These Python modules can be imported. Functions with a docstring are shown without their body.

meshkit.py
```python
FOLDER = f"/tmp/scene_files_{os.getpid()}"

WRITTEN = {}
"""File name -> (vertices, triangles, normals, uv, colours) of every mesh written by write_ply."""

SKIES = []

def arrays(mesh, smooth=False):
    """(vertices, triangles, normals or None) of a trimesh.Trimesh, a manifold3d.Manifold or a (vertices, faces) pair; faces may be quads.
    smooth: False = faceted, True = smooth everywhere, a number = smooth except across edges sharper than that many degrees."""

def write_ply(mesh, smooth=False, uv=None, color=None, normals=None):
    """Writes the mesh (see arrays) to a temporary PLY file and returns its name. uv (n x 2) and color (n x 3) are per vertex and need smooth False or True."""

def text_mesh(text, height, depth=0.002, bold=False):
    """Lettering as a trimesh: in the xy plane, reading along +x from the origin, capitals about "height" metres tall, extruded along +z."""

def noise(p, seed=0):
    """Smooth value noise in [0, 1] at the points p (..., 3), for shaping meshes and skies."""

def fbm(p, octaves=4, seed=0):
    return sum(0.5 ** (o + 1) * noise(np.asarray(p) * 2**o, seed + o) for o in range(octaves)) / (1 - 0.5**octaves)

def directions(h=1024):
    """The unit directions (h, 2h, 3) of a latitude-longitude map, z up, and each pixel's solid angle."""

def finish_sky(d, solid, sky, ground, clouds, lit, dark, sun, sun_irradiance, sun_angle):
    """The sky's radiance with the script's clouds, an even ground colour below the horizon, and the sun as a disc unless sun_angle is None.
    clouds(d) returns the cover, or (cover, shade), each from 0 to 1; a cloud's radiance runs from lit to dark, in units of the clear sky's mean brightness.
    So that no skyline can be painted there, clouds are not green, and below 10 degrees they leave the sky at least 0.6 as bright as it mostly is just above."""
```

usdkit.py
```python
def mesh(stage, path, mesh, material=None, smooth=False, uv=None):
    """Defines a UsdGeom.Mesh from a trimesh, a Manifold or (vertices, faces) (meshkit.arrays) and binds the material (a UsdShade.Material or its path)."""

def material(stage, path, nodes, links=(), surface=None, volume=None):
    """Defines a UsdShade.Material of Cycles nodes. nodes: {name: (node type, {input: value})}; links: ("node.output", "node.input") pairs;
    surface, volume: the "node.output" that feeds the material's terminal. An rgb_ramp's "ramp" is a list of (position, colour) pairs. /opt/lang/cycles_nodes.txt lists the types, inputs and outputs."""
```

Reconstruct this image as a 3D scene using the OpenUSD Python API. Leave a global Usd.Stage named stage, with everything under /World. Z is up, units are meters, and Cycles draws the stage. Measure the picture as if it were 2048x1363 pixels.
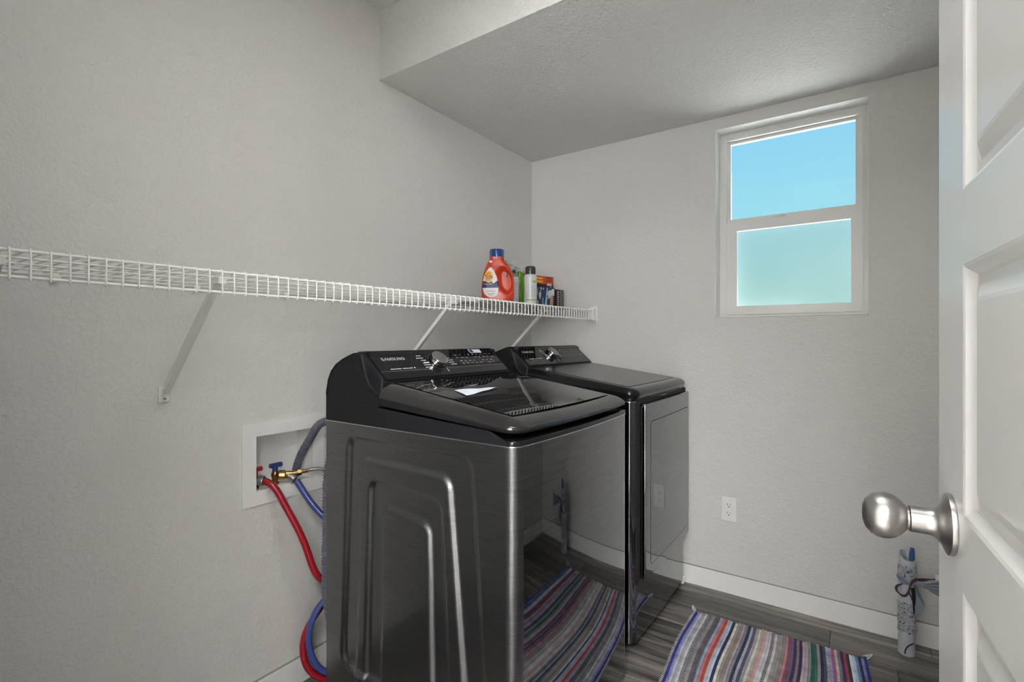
import math, random
import numpy as np, trimesh, usdkit, meshkit
import shapely
from shapely.geometry import Polygon, Point, LineString, box as sbox
from shapely import affinity
import manifold3d as m3
from pxr import Usd, UsdGeom, UsdLux, UsdShade, Gf, Sdf

random.seed(7)
RNG = np.random.default_rng(7)
stage = Usd.Stage.CreateInMemory()
UsdGeom.SetStageUpAxis(stage, 'Z')
UsdGeom.SetStageMetersPerUnit(stage, 1.0)
UsdGeom.Xform.Define(stage, '/World')
UsdGeom.Scope.Define(stage, '/World/Looks')

# ------------------------------------------------------------------ camera, sky, light, exposure
CAM = np.array([1.613, 0.0, 1.2])
YAW = math.degrees(math.atan2(694, 1002))
cam = UsdGeom.Camera.Define(stage, '/World/camera')
cam.AddTranslateOp().Set(tuple(CAM))
cam.AddRotateXYZOp().Set((90, 0, YAW))
cam.CreateHorizontalApertureAttr(36.0)
cam.CreateVerticalApertureAttr(36.0 * 1363 / 2048)
cam.CreateFocalLengthAttr(36.0 * 1002 / 2048)
cam.CreateVerticalApertureOffsetAttr(-4.5 / 2048 * 36)
cam.CreateClippingRangeAttr((0.03, 1000.0))
EXPOSURE = 0.0
cam.CreateExposureAttr(EXPOSURE)
LAMP_POWER = 9.0          # radiance of the laundry's flush LED ceiling panel
ADDED_LAMP_POWER = 46.0     # radiance of the unseen ceiling panel added in the hall as fill

ADDED_WINDOW_POWER = 20.0   # radiance of the glowing window added behind the camera as fill
sky_mat = usdkit.material(stage, '/World/Looks/sky_colour', {
    "g": ("texture_coordinate", {}), "s": ("separate_xyz", {}),
    "r": ("rgb_ramp", {"ramp": [(0.0, (0.40, 0.71, 0.63)), (0.10, (0.38, 0.73, 0.71)), (0.22, (0.34, 0.72, 0.84)), (0.42, (0.24, 0.60, 0.90)), (1.0, (0.10, 0.32, 0.72))]}),
    "b": ("background_shader", {"strength": 1.1})},
    [("g.generated", "s.vector"), ("s.z", "r.fac"), ("r.color", "b.color")], surface="b.background")
sky = UsdLux.DomeLight.Define(stage, '/World/sky')
sky.CreateIntensityAttr(1.0)
UsdShade.MaterialBindingAPI.Apply(sky.GetPrim()).Bind(sky_mat)

SUN_POWER = 8.5             # high sun running almost along the window wall outside; it lights the paving below the window
sun = UsdLux.DistantLight.Define(stage, '/World/sun')
sun.CreateIntensityAttr(SUN_POWER / (math.pi * math.sin(math.radians(0.265)) ** 2))   # irradiance to radiance of the disc
sun.CreateAngleAttr(0.53)
_m = Gf.Matrix4d(1.0)
_m.SetRotate(Gf.Rotation(Gf.Vec3d(0, 0, 1), Gf.Vec3d(.55, .10, .83).GetNormalized()))
sun.AddTransformOp().Set(_m)
# ------------------------------------------------------------------ helpers
_used = set()
def numbered(path):
    p, k = path, 0
    while p in _used:
        k += 1
        p = f'{path}_{k:03d}'
    _used.add(p)
    return p

def _path(name, parent):
    base = '/World' if parent is None else str(parent.GetPath())
    return numbered(base + '/' + name)

def cdata(prim, label=None, cat=None, group=None, kind=None):
    for k, v in (('label', label), ('category', cat), ('group', group), ('kind', kind)):
        if v:
            prim.SetCustomDataByKey(k, v)
    return prim

def tm(mesh):
    if isinstance(mesh, trimesh.Trimesh):
        return mesh
    if hasattr(mesh, 'to_mesh'):
        q = mesh.to_mesh()
        return trimesh.Trimesh(np.array(q.vert_properties[:, :3]), np.array(q.tri_verts), process=False)
    v, f = np.asarray(mesh[0], float), np.asarray(mesh[1], int)
    if f.shape[1] == 4:
        f = np.vstack([f[:, [0, 1, 2]], f[:, [0, 2, 3]]])
    return trimesh.Trimesh(v, f, process=False)

def obj(name, mesh, mat, parent=None, smooth=False, label=None, cat=None, group=None, kind=None):
    if isinstance(mesh, (list,)):
        mesh = trimesh.util.concatenate([tm(x) for x in mesh])
    p = usdkit.mesh(stage, _path(name, parent), tm(mesh), mat, smooth=smooth).GetPrim()
    return cdata(p, label, cat, group, kind)

def thing(name, label=None, cat=None, loc=(0, 0, 0), rz=0, group=None, kind=None):
    x = UsdGeom.Xform.Define(stage, _path(name, None))
    x.AddTranslateOp().Set(tuple(map(float, loc)))
    if rz:
        x.AddRotateZOp().Set(float(rz))
    return cdata(x.GetPrim(), label, cat, group, kind)

def cube(x0, x1, y0, y1, z0, z1, r=0.0):
    if r <= 0:
        b = trimesh.creation.box(bounds=[[x0, y0, z0], [x1, y1, z1]])
        return b
    r = min(r, (x1 - x0) / 2.01, (y1 - y0) / 2.01, (z1 - z0) / 2.01)
    pts = []
    for d in ((0, r, r), (r, 0, r), (r, r, 0)):
        for sx in (0, 1):
            for sy in (0, 1):
                for sz in (0, 1):
                    pts.append((x1 - d[0] if sx else x0 + d[0], y1 - d[1] if sy else y0 + d[1], z1 - d[2] if sz else z0 + d[2]))
    return trimesh.convex.convex_hull(np.array(pts))

def mbox(x0, x1, y0, y1, z0, z1):
    return m3.Manifold.cube((x1 - x0, y1 - y0, z1 - z0)).translate((x0, y0, z0))

def spline(pts, n):
    from scipy.interpolate import CubicSpline
    p = np.asarray(pts, float)
    s = np.r_[0, np.cumsum(np.linalg.norm(np.diff(p, axis=0), axis=1))]
    return CubicSpline(s, p)(np.linspace(0, s[-1], n))

def tube(points, radii, sides=12, caps=True):
    p = np.asarray(points, float)
    r = np.broadcast_to(radii, (len(p),))
    t = np.gradient(p, axis=0)
    t /= np.linalg.norm(t, axis=1, keepdims=True) + 1e-12
    a = np.cross(t[0], [0, 0, 1.0])
    if np.linalg.norm(a) < 1e-3:
        a = np.array([1.0, 0, 0])
    rings = []
    for i in range(len(p)):
        a = a - t[i] * (a @ t[i])
        a /= np.linalg.norm(a) + 1e-12
        b = np.cross(t[i], a)
        ang = np.arange(sides) * 2 * np.pi / sides
        rings.append(p[i] + r[i] * (np.cos(ang)[:, None] * a + np.sin(ang)[:, None] * b))
    return loft(rings, caps, caps)

def loft(rings, cap0=True, cap1=True, flip=False):
    n = len(rings[0])
    v = np.vstack(rings)
    f = []
    for i in range(len(rings) - 1):
        a = i * n + np.arange(n)
        b = i * n + (np.arange(n) + 1) % n
        f.append(np.stack([a, b, b + n], 1))
        f.append(np.stack([a, b + n, a + n], 1))
    f = np.vstack(f)
    extra = []
    for on, k, rev in ((cap0, 0, True), (cap1, len(rings) - 1, False)):
        if on:
            c = len(v)
            v = np.vstack([v, np.asarray(rings[k]).mean(0)])
            a = k * n + np.arange(n)
            b = k * n + (np.arange(n) + 1) % n
            extra.append(np.stack([b, a, np.full(n, c)], 1) if rev else np.stack([a, b, np.full(n, c)], 1))
    f = np.vstack([f] + extra)
    if flip:
        f = f[:, ::-1]
    return trimesh.Trimesh(v, f, process=False)

def grid(P, flip=False):
    P = np.asarray(P, float)
    ni, nj = P.shape[:2]
    i, j = np.meshgrid(np.arange(ni - 1), np.arange(nj - 1), indexing='ij')
    a = (i * nj + j).ravel(); b = ((i + 1) * nj + j).ravel(); c = ((i + 1) * nj + j + 1).ravel(); d = (i * nj + j + 1).ravel()
    f = np.vstack([np.stack([a, b, c], 1), np.stack([a, c, d], 1)])
    return trimesh.Trimesh(P.reshape(-1, 3), f[:, ::-1] if flip else f, process=False)

def lathe(profile, n=32, origin=(0, 0, 0), axis=(0, 0, 1)):
    """profile: (radius, height) pairs turned round axis through origin."""
    ax = np.asarray(axis, float); ax /= np.linalg.norm(ax)
    u = np.cross(ax, [0, 0, 1.0]) if abs(ax[2]) < .9 else np.cross(ax, [0, 1.0, 0])
    u /= np.linalg.norm(u); w = np.cross(ax, u)
    ang = np.arange(n) * 2 * np.pi / n
    rings = [np.asarray(origin) + h * ax + max(r, 1e-5) * (np.cos(ang)[:, None] * u + np.sin(ang)[:, None] * w) for r, h in profile]
    return loft(rings)

def place(mesh, o, ux, uy):
    ux = np.asarray(ux, float); uy = np.asarray(uy, float)
    ux /= np.linalg.norm(ux); uy /= np.linalg.norm(uy)
    M = np.eye(4); M[:3, 0] = ux; M[:3, 1] = uy; M[:3, 2] = np.cross(ux, uy); M[:3, 3] = o
    m = mesh.copy(); m.apply_transform(M)
    return m

def flat(poly, depth):
    geoms = getattr(poly, 'geoms', [poly])
    return trimesh.util.concatenate([trimesh.creation.extrude_polygon(g, depth, engine='earcut') for g in geoms if g.area > 0])

def rrect(x0, y0, x1, y1, r, n=6):
    return sbox(x0 + r, y0 + r, x1 - r, y1 - r).buffer(r, quad_segs=n)

# ------------------------------------------------------------------ materials
L = '/World/Looks/'
def pbr(name, col, rough=0.5, metal=0.0, bump=None, **kw):
    """bump: (scale xyz, noise scale, detail, strength, distance) in world position"""
    nodes = {"p": ("principled_bsdf", {"base_color": col, "roughness": rough, "metallic": metal, **kw})}
    links = []
    if bump:
        sc, ns, det, st, di = bump
        nodes |= {"g": ("geometry", {}), "m": ("mapping", {"scale": sc}), "n": ("noise_texture", {"scale": ns, "detail": det, "roughness": 0.55}), "b": ("bump", {"strength": st, "distance": di})}
        links += [("g.position", "m.vector"), ("m.vector", "n.vector"), ("n.fac", "b.height"), ("b.normal", "p.normal")]
    return usdkit.material(stage, L + name, nodes, links, surface="p.BSDF")

def textured_paint(name, col, scale, strength, dist, rough=0.75):
    return usdkit.material(stage, L + name, {
        "g": ("geometry", {}),
        "n": ("noise_texture", {"scale": scale, "detail": 2.0, "roughness": 0.5, "distortion": 0.6}),
        "r": ("rgb_ramp", {"ramp": [(0.0, (0, 0, 0)), (0.40, (0, 0, 0)), (0.62, (1, 1, 1)), (1.0, (1, 1, 1))]}),
        "n2": ("noise_texture", {"scale": scale * 3.1, "detail": 2.0}),
        "a": ("math", {"math_type": "multiply_add", "value2": 0.35}),
        "b": ("bump", {"strength": strength, "distance": dist}),
        "p": ("principled_bsdf", {"base_color": col, "roughness": rough})},
        [("g.position", "n.vector"), ("g.position", "n2.vector"), ("n.fac", "r.fac"), ("n2.fac", "a.value1"), ("r.color", "a.value3"), ("a.value", "b.height"), ("b.normal", "p.normal")], surface="p.BSDF")

M = {}
WALLC = (0.71, 0.70, 0.675)
M['wall'] = textured_paint('wall_paint', WALLC, 85.0, 0.32, 0.0025)
M['ceil'] = textured_paint('ceiling_paint', WALLC, 75.0, 0.5, 0.0035)
M['gapshade'] = pbr('grey_gap_shade', (0.30, 0.29, 0.275), 0.8)
M['hallpaint'] = pbr('white_hall_paint', (0.86, 0.85, 0.83), 0.8)
M['trim'] = pbr('white_trim_paint', (0.90, 0.895, 0.87), 0.35)
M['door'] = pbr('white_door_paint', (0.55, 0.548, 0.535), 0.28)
M['vinyl'] = pbr('white_vinyl', (0.80, 0.785, 0.76), 0.35)
M['wplastic'] = pbr('white_plastic', (0.86, 0.855, 0.835), 0.4)
M['wirewhite'] = pbr('white_vinyl_wire', (0.88, 0.87, 0.85), 0.35)
M['bracket'] = pbr('white_bracket_steel', (0.80, 0.79, 0.77), 0.4)
M['nickel'] = pbr('satin_nickel', (0.43, 0.42, 0.405), 0.34, 1.0)
M['chrome'] = pbr('chrome', (0.78, 0.78, 0.80), 0.08, 1.0)
M['steelknob'] = pbr('brushed_knob_face', (0.42, 0.42, 0.44), 0.35, 1.0)
M['blackgloss'] = pbr('gloss_black', (0.008, 0.008, 0.009), 0.05, 0.0, ior=1.42)
M['blackglass'] = pbr('black_glass', (0.010, 0.010, 0.011), 0.02, 0.0, ior=1.75)
M['blacksatin'] = pbr('satin_black_plastic', (0.010, 0.0105, 0.012), 0.42, 0.0, specular_ior_level=0.16)
M['panelblack'] = pbr('gloss_black_panel', (0.008, 0.008, 0.009), 0.03, 0.0, ior=1.42)
M['black'] = pbr('matt_black', (0.006, 0.006, 0.006), 0.8)
M['lidframe'] = pbr('gloss_charcoal', (0.014, 0.0135, 0.013), 0.05, 0.0, ior=1.55)
M['linesteel'] = pbr('edge_highlight_steel', (0.62, 0.62, 0.64), 0.25, 1.0)
def brushed(name, col, rough, sc, bs=0.06, coat=0.0):
    return usdkit.material(stage, L + name, {
        "g": ("geometry", {}), "m": ("mapping", {"scale": sc}), "n": ("noise_texture", {"scale": 1.0, "detail": 3.0, "roughness": 0.6}),
        "r": ("rgb_ramp", {"ramp": [(0.25, tuple(c * 0.72 for c in col)), (0.75, tuple(c * 1.3 for c in col))]}),
        "b": ("bump", {"strength": bs, "distance": 0.0005}),
        "p": ("principled_bsdf", {"metallic": 1.0, "roughness": rough, "coat_weight": coat, "coat_roughness": 0.05, "coat_ior": 1.5})},
        [("g.position", "m.vector"), ("m.vector", "n.vector"), ("n.fac", "r.fac"), ("r.color", "p.base_color"), ("n.fac", "b.height"), ("b.normal", "p.normal")], surface="p.BSDF")
M['sidesteel'] = brushed('black_stainless_side', (0.115, 0.115, 0.122), 0.36, (9.0, 9.0, 700.0), 0.13, 1.0)
M['frontsteel'] = brushed('black_stainless_front', (0.195, 0.20, 0.21), 0.035, (8.0, 8.0, 500.0), 0.012)
M['drytop'] = pbr('dryer_top_grey', (0.05, 0.05, 0.05), 0.22, 0.4)
M['printw'] = pbr('white_print', (0.75, 0.75, 0.76), 0.5)
M['printg'] = pbr('grey_print', (0.36, 0.36, 0.37), 0.5)
M['paper'] = pbr('white_paper', (0.72, 0.75, 0.84), 0.7)
M['brass'] = pbr('aged_brass', (0.34, 0.19, 0.07), 0.30, 1.0)
M['brassb'] = pbr('bright_brass', (0.55, 0.37, 0.15), 0.25, 1.0)
M['redhose'] = pbr('red_rubber_hose', (0.32, 0.010, 0.020), 0.24)
M['bluehose'] = pbr('blue_rubber_hose', (0.045, 0.070, 0.24), 0.26)
M['redplastic'] = pbr('red_plastic', (0.34, 0.015, 0.035), 0.4)
M['blueplastic'] = pbr('blue_plastic', (0.022, 0.035, 0.16), 0.4)
M['greyhose'] = pbr('grey_corrugated_hose', (0.115, 0.12, 0.155), 0.4)
M['greytube'] = pbr('grey_braided_hose', (0.24, 0.24, 0.25), 0.3, 0.4)
M['slot'] = pbr('dark_slot', (0.03, 0.028, 0.026), 0.7)
M['orange'] = pbr('orange_red_plastic', (0.50, 0.042, 0.016), 0.28)
M['labelw'] = pbr('label_white', (0.72, 0.71, 0.70), 0.45)
M['labeln'] = pbr('label_navy', (0.020, 0.022, 0.085), 0.45)
M['labely'] = pbr('label_yellow', (0.80, 0.50, 0.05), 0.45)
M['labelo'] = pbr('label_orange', (0.72, 0.22, 0.01), 0.45)
M['labelb'] = pbr('label_blue', (0.018, 0.028, 0.20), 0.45)
M['labelr'] = pbr('label_red', (0.60, 0.06, 0.04), 0.45)
M['labellb'] = pbr('label_light_blue', (0.20, 0.46, 0.72), 0.45)
M['capblue'] = pbr('translucent_blue_cap', (0.015, 0.055, 0.22), 0.12, 0.0, transmission_weight=0.12, ior=1.45)
M['green'] = pbr('green_bottle', (0.10, 0.27, 0.012), 0.15, 0.0)
M['olive'] = pbr('green_print', (0.36, 0.43, 0.14), 0.5)
M['clear'] = pbr('clear_plastic', (0.80, 0.86, 0.86), 0.08, 0.0, transmission_weight=0.9, ior=1.35)
M['frost'] = pbr('frosted_plastic', (0.80, 0.84, 0.82), 0.25, 0.0, transmission_weight=0.6, ior=1.3)
M['canwhite'] = pbr('can_white', (0.66, 0.67, 0.66), 0.28)
M['cangrey'] = pbr('dark_grey_cap', (0.045, 0.046, 0.05), 0.22)
M['boxred'] = pbr('box_red', (0.50, 0.055, 0.015), 0.5)
M['boxdark'] = pbr('box_dark_purple', (0.028, 0.010, 0.020), 0.5)
M['boxbeige'] = pbr('box_beige', (0.55, 0.46, 0.32), 0.6)
M['boxnavy'] = pbr('box_navy', (0.020, 0.030, 0.062), 0.5)
M['boxblack'] = pbr('box_black', (0.014, 0.013, 0.015), 0.45)
M['maroon'] = pbr('box_maroon', (0.055, 0.016, 0.022), 0.5)
M['skin'] = pbr('box_tan', (0.48, 0.24, 0.14), 0.5)
M['starw'] = pbr('box_silver', (0.55, 0.57, 0.60), 0.5)
M['liner'] = pbr('grey_shelf_liner', (0.075, 0.074, 0.068), 0.8)
M['pvc'] = usdkit.material(stage, L + 'stained_pvc', {
    "g": ("geometry", {}), "v": ("noise_texture", {"scale": 62.0, "detail": 4.0, "roughness": 0.7, "distortion": 2.2}),
    "r": ("rgb_ramp", {"ramp": [(0.0, (0.02, 0.022, 0.03)), (0.42, (0.03, 0.032, 0.04)), (0.47, (0.44, 0.47, 0.52)), (0.56, (0.52, 0.55, 0.60)), (0.60, (0.07, 0.08, 0.10)), (0.66, (0.50, 0.53, 0.58)), (1.0, (0.5, 0.53, 0.58))]}),
    "p": ("principled_bsdf", {"roughness": 0.35})},
    [("g.position", "v.vector"), ("v.fac", "r.fac"), ("r.color", "p.base_color")], surface="p.BSDF")
M['pvcclean'] = pbr('pale_blue_pvc', (0.50, 0.53, 0.58), 0.4)
M['film'] = pbr('grey_blue_film', (0.22, 0.26, 0.31), 0.2)
M['wire'] = pbr('dark_plum_wire', (0.060, 0.022, 0.038), 0.4)
M['wiregrey'] = pbr('grey_blue_wire', (0.30, 0.33, 0.40), 0.4)
M['wireblue'] = pbr('blue_wire_nut', (0.03, 0.09, 0.26), 0.4)
M['lampglow'] = usdkit.material(stage, L + 'opal_lamp_glow', {"e": ("emission", {"color": (1.0, 0.99, 0.975), "strength": LAMP_POWER})}, [], surface="e.emission")
M['hallfill'] = usdkit.material(stage, L + 'added_lamp_glow', {"e": ("emission", {"color": (1.0, 0.99, 0.975), "strength": ADDED_LAMP_POWER})}, [], surface="e.emission")

M['windowfill'] = usdkit.material(stage, L + 'added_window_glow', {"e": ("emission", {"color": (0.98, 0.99, 1.0), "strength": ADDED_WINDOW_POWER})}, [], surface="e.emission")
M['pane'] = usdkit.material(stage, L + 'window_glass', {
    "f": ("fresnel", {"IOR": 1.22}), "t": ("transparent_bsdf", {"color": (0.95, 0.97, 0.97)}), "g": ("glossy_bsdf", {"color": (1, 1, 1), "roughness": 0.12}), "m": ("mix_closure", {})},
    [("f.fac", "m.fac"), ("t.BSDF", "m.closure1"), ("g.BSDF", "m.closure2")], surface="m.closure")
# fine insect screen: woven threads as a cut-out, with the slow moire of its weave
M['screen'] = usdkit.material(stage, L + 'insect_screen', {
    "t": ("transparent_bsdf", {"color": (1, 1, 1)}), "d": ("principled_bsdf", {"base_color": (0.45, 0.47, 0.47), "roughness": 0.6}), "m": ("mix_closure", {"fac": 0.16})},
    [("t.BSDF", "m.closure1"), ("d.BSDF", "m.closure2")], surface="m.closure")

M['plank'] = usdkit.material(stage, L + 'grey_wood_plank', {
    "g": ("geometry", {}), "o": ("object_info", {}), "sc": ("math", {"math_type": "multiply", "value2": 37.0}), "cx": ("combine_xyz", {}),
    "add": ("vector_math", {"math_type": "add"}), "m": ("mapping", {"scale": (0.9, 15.0, 1.0)}),
    "n": ("noise_texture", {"scale": 2.2, "detail": 6.0, "roughness": 0.65, "distortion": 0.7}),
    "r": ("rgb_ramp", {"ramp": [(0.25, (0.024, 0.022, 0.021)), (0.42, (0.070, 0.064, 0.058)), (0.52, (0.125, 0.115, 0.103)), (0.62, (0.20, 0.185, 0.163)), (0.8, (0.31, 0.29, 0.26))]}),
    "v": ("map_range", {"from_min": 0.0, "from_max": 1.0, "to_min": 0.55, "to_max": 1.35}),
    "cc": ("combine_color", {}), "mx": ("mix", {"mix_type": "multiply", "fac": 1.0}),
    "b": ("bump", {"strength": 0.25, "distance": 0.0008}), "p": ("principled_bsdf", {"roughness": 0.34})},
    [("o.random", "sc.value1"), ("sc.value", "cx.x"), ("sc.value", "cx.y"), ("g.position", "add.vector1"), ("cx.vector", "add.vector2"), ("add.vector", "m.vector"), ("m.vector", "n.vector"),
     ("n.fac", "r.fac"), ("o.random", "v.value"), ("v.result", "cc.r"), ("v.result", "cc.g"), ("v.result", "cc.b"), ("r.color", "mx.color1"), ("cc.color", "mx.color2"), ("mx.color", "p.base_color"), ("n.fac", "b.height"), ("b.normal", "p.normal")], surface="p.BSDF")
M['subfloor'] = pbr('dark_joint', (0.02, 0.019, 0.018), 0.8)

# ------------------------------------------------------------------ the room
YF = 2.535          # far (window) wall
XR = 2.12           # right wall
YN0, YN1 = -0.04, 0.08   # near wall with the doorway
ZS, ZC = 2.256, 2.537    # soffit underside, ceiling
YS = 1.375          # soffit face
HX, HY = 2.9, -1.7  # hall behind the camera
DX0, DX1 = 1.03, 1.75    # doorway
# left wall with the cut-out for the washer box
BY0, BY1, BZ0, BZ1 = 0.860, 1.072, 0.700, 0.884
wl = mbox(-0.14, 0, HY - 0.1, YF + 0.14, 0, 2.65) - mbox(-0.10, 0.02, BY0, BY1, BZ0, BZ1)
obj('wall_left', wl, M['wall'], kind='structure', label='grey textured wall carrying the long wire shelf')
WX0, WX1, WZ0, WZ1 = 1.045, 1.647, 1.300, 2.203
wf = mbox(0, HX + .14, YF, YF + 0.16, 0, 2.65) - mbox(WX0, WX1, YF - .01, YF + 0.2, WZ0, WZ1)
obj('wall_far', wf, M['wall'], kind='structure', label='grey textured wall with the window')
obj('wall_right', mbox(XR, XR + .12, YN1, YF, 0, 2.6), M['wall'], kind='structure', label='grey wall behind the open door')
wn = mbox(0, HX, YN0, YN1, 0, 2.6) - mbox(DX0, DX1, YN0 - .01, YN1 + .01, -.01, 2.05)
obj('wall_near', wn, M['wall'], kind='structure', label='grey wall with the doorway')
obj('ceiling', mbox(-0.02, HX + .14, HY - .1, YF + 0.14, ZC, ZC + .1), M['ceil'], kind='structure', label='grey textured ceiling')
obj('ceiling_soffit', mbox(0.0, XR, YS, YF, ZS, ZC), M['ceil'], kind='structure', label='dropped grey textured soffit above the washer and dryer')
obj('wall_hall_near', mbox(0, HX + .14, HY - .12, HY, 0, 2.6), M['hallpaint'], kind='structure', label='hall wall behind the viewer')
obj('wall_hall_right', mbox(HX, HX + .12, HY, YN0, 0, 2.6), M['hallpaint'], kind='structure', label='end wall of the hall')

floor = thing('floor', kind='structure', label='dark grey wood plank floor')
obj('subfloor', mbox(-0.02, HX, HY, YF + .02, -0.06, -0.008), M['subfloor'], floor)
rows, y1 = [], YF
seams = [YF, 2.445, 2.290] + [2.290 - .155 * k for k in range(1, 27)]
PL = 1.22
for k in range(len(seams) - 1):
    a, b = seams[k + 1], seams[k]
    if b < HY + .02:
        break
    start = {0: 0.62, 1: 1.517, 2: 1.728}.get(k, RNG.uniform(0, PL))
    x = start - PL * 3
    while x < HX:
        xa, xb = max(x, 0.001), min(x + PL, HX)
        if xb - xa > .02:
            g = 0.0005
            obj('plank', cube(xa + g, xb - g, max(a, HY) + g, b - g, -0.008, 0.0, 0.0012), M['plank'], floor)
        x += PL

obj('hall_carpet', cube(.005, HX - .005, HY + .005, YN0 - .01, .0003, .010, .002), pbr('added_carpet_beige', (.68, .67, .65), .95), None, kind='structure', label='pale carpet added in the unseen hall to bounce light')  # unseen carpet, put in pale to bounce hall light onto the soffit
obj('ground', cube(-9, 11, YF + .17, 14, -.35, -.15), pbr('pale_concrete', (.50, .49, .47), .9), None, kind='structure', label='sunlit pale paving outside the window')
# baseboards with a small bevelled top
def baseboard(name, p0, p1, nrm, lab):
    p0, p1, nrm = np.array(p0, float), np.array(p1, float), np.array(nrm, float)
    prof = [(0, 0), (.012, 0), (.012, .0875), (.0112, .0888), (0, .089)]
    r0 = np.array([[*(p0 + nrm * d), z] for d, z in prof]); r1 = np.array([[*(p1 + nrm * d), z] for d, z in prof])
    mesh = loft([r0, r1]); mesh.fix_normals()
    bb = obj(name, mesh, M['trim'], kind='structure', label=lab)
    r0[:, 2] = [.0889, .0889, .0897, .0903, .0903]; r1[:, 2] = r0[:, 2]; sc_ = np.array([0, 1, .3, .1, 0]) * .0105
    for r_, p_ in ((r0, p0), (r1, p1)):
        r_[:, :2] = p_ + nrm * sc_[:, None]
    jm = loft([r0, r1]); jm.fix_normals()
    obj('joint_line', jm, M['gapshade'], bb)  # grey strip painting the shade of the gap above the baseboard
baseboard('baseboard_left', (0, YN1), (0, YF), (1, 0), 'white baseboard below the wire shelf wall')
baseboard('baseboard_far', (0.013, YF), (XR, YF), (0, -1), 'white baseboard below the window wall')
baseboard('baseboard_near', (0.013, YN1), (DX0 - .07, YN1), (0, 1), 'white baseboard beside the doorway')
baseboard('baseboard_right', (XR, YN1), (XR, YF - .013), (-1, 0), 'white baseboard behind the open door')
# door casing
obj('trim_1', [cube(DX0 - .062, DX0 - .004, YN1, YN1 + .014, 0, 2.11, .003), cube(DX1 + .004, DX1 + .062, YN1, YN1 + .014, 0, 2.11, .003), cube(DX0 - .062, DX1 + .062, YN1, YN1 + .014, 2.05, 2.11, .003),
               cube(DX0 - .004, DX0 + .014, YN0, YN1, 0, 2.05, .001), cube(DX1 - .0, DX1 + .014, YN0, YN1, 0, 2.05, .001)], M['trim'], kind='structure', label='white casing round the doorway')

# ------------------------------------------------------------------ window
win = thing('window_1', kind='structure', label='white framed sash window')
fy0, fy1 = YF + 0.085, YF + 0.155
def frame(x0, x1, z0, z1, w, y0, y1, r=.003):
    m = (mbox(x0, x1, y0, y1, z0, z1) - mbox(x0 + w[0], x1 - w[1], y0 - .1, y1 + .1, z0 + w[2], z1 - w[3]))
    return m
obj('window_frame', [tm(frame(WX0 + .001, WX1 - .001, WZ0 + .001, WZ1 - .001, (.030, .030, .022, .032), fy0 + .004, fy1)), tm(frame(WX0 + .020, WX1 - .020, WZ0 + .018, WZ1 - .020, (.014, .014, .010, .018), fy0 - .004, fy0 + .012))], M['vinyl'], win)
zmid = 1.756
up = obj('upper_sash', [tm(frame(WX0 + .030, WX1 - .030, zmid - .010, WZ1 - .032, (.016, .016, .03, .014), fy0 + .030, fy0 + .055)), cube(WX0 + .03, WX1 - .03, fy0 + .026, fy0 + .056, zmid - .012, zmid + .030, .002)], M['vinyl'], win)
obj('pane', mbox(WX0 + .036, WX1 - .036, fy0 + .040, fy0 + .044, zmid, WZ1 - .036), M['pane'], up)
lo = obj('lower_sash', [tm(frame(WX0 + .032, WX1 - .032, WZ0 + .022, zmid + .010, (.048, .030, .036, .044), fy0 + .000, fy0 + .026))], M['vinyl'], win)
obj('pane', mbox(WX0 + .075, WX1 - .056, fy0 + .010, fy0 + .014, WZ0 + .05, zmid - .03), M['pane'], lo)
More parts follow.
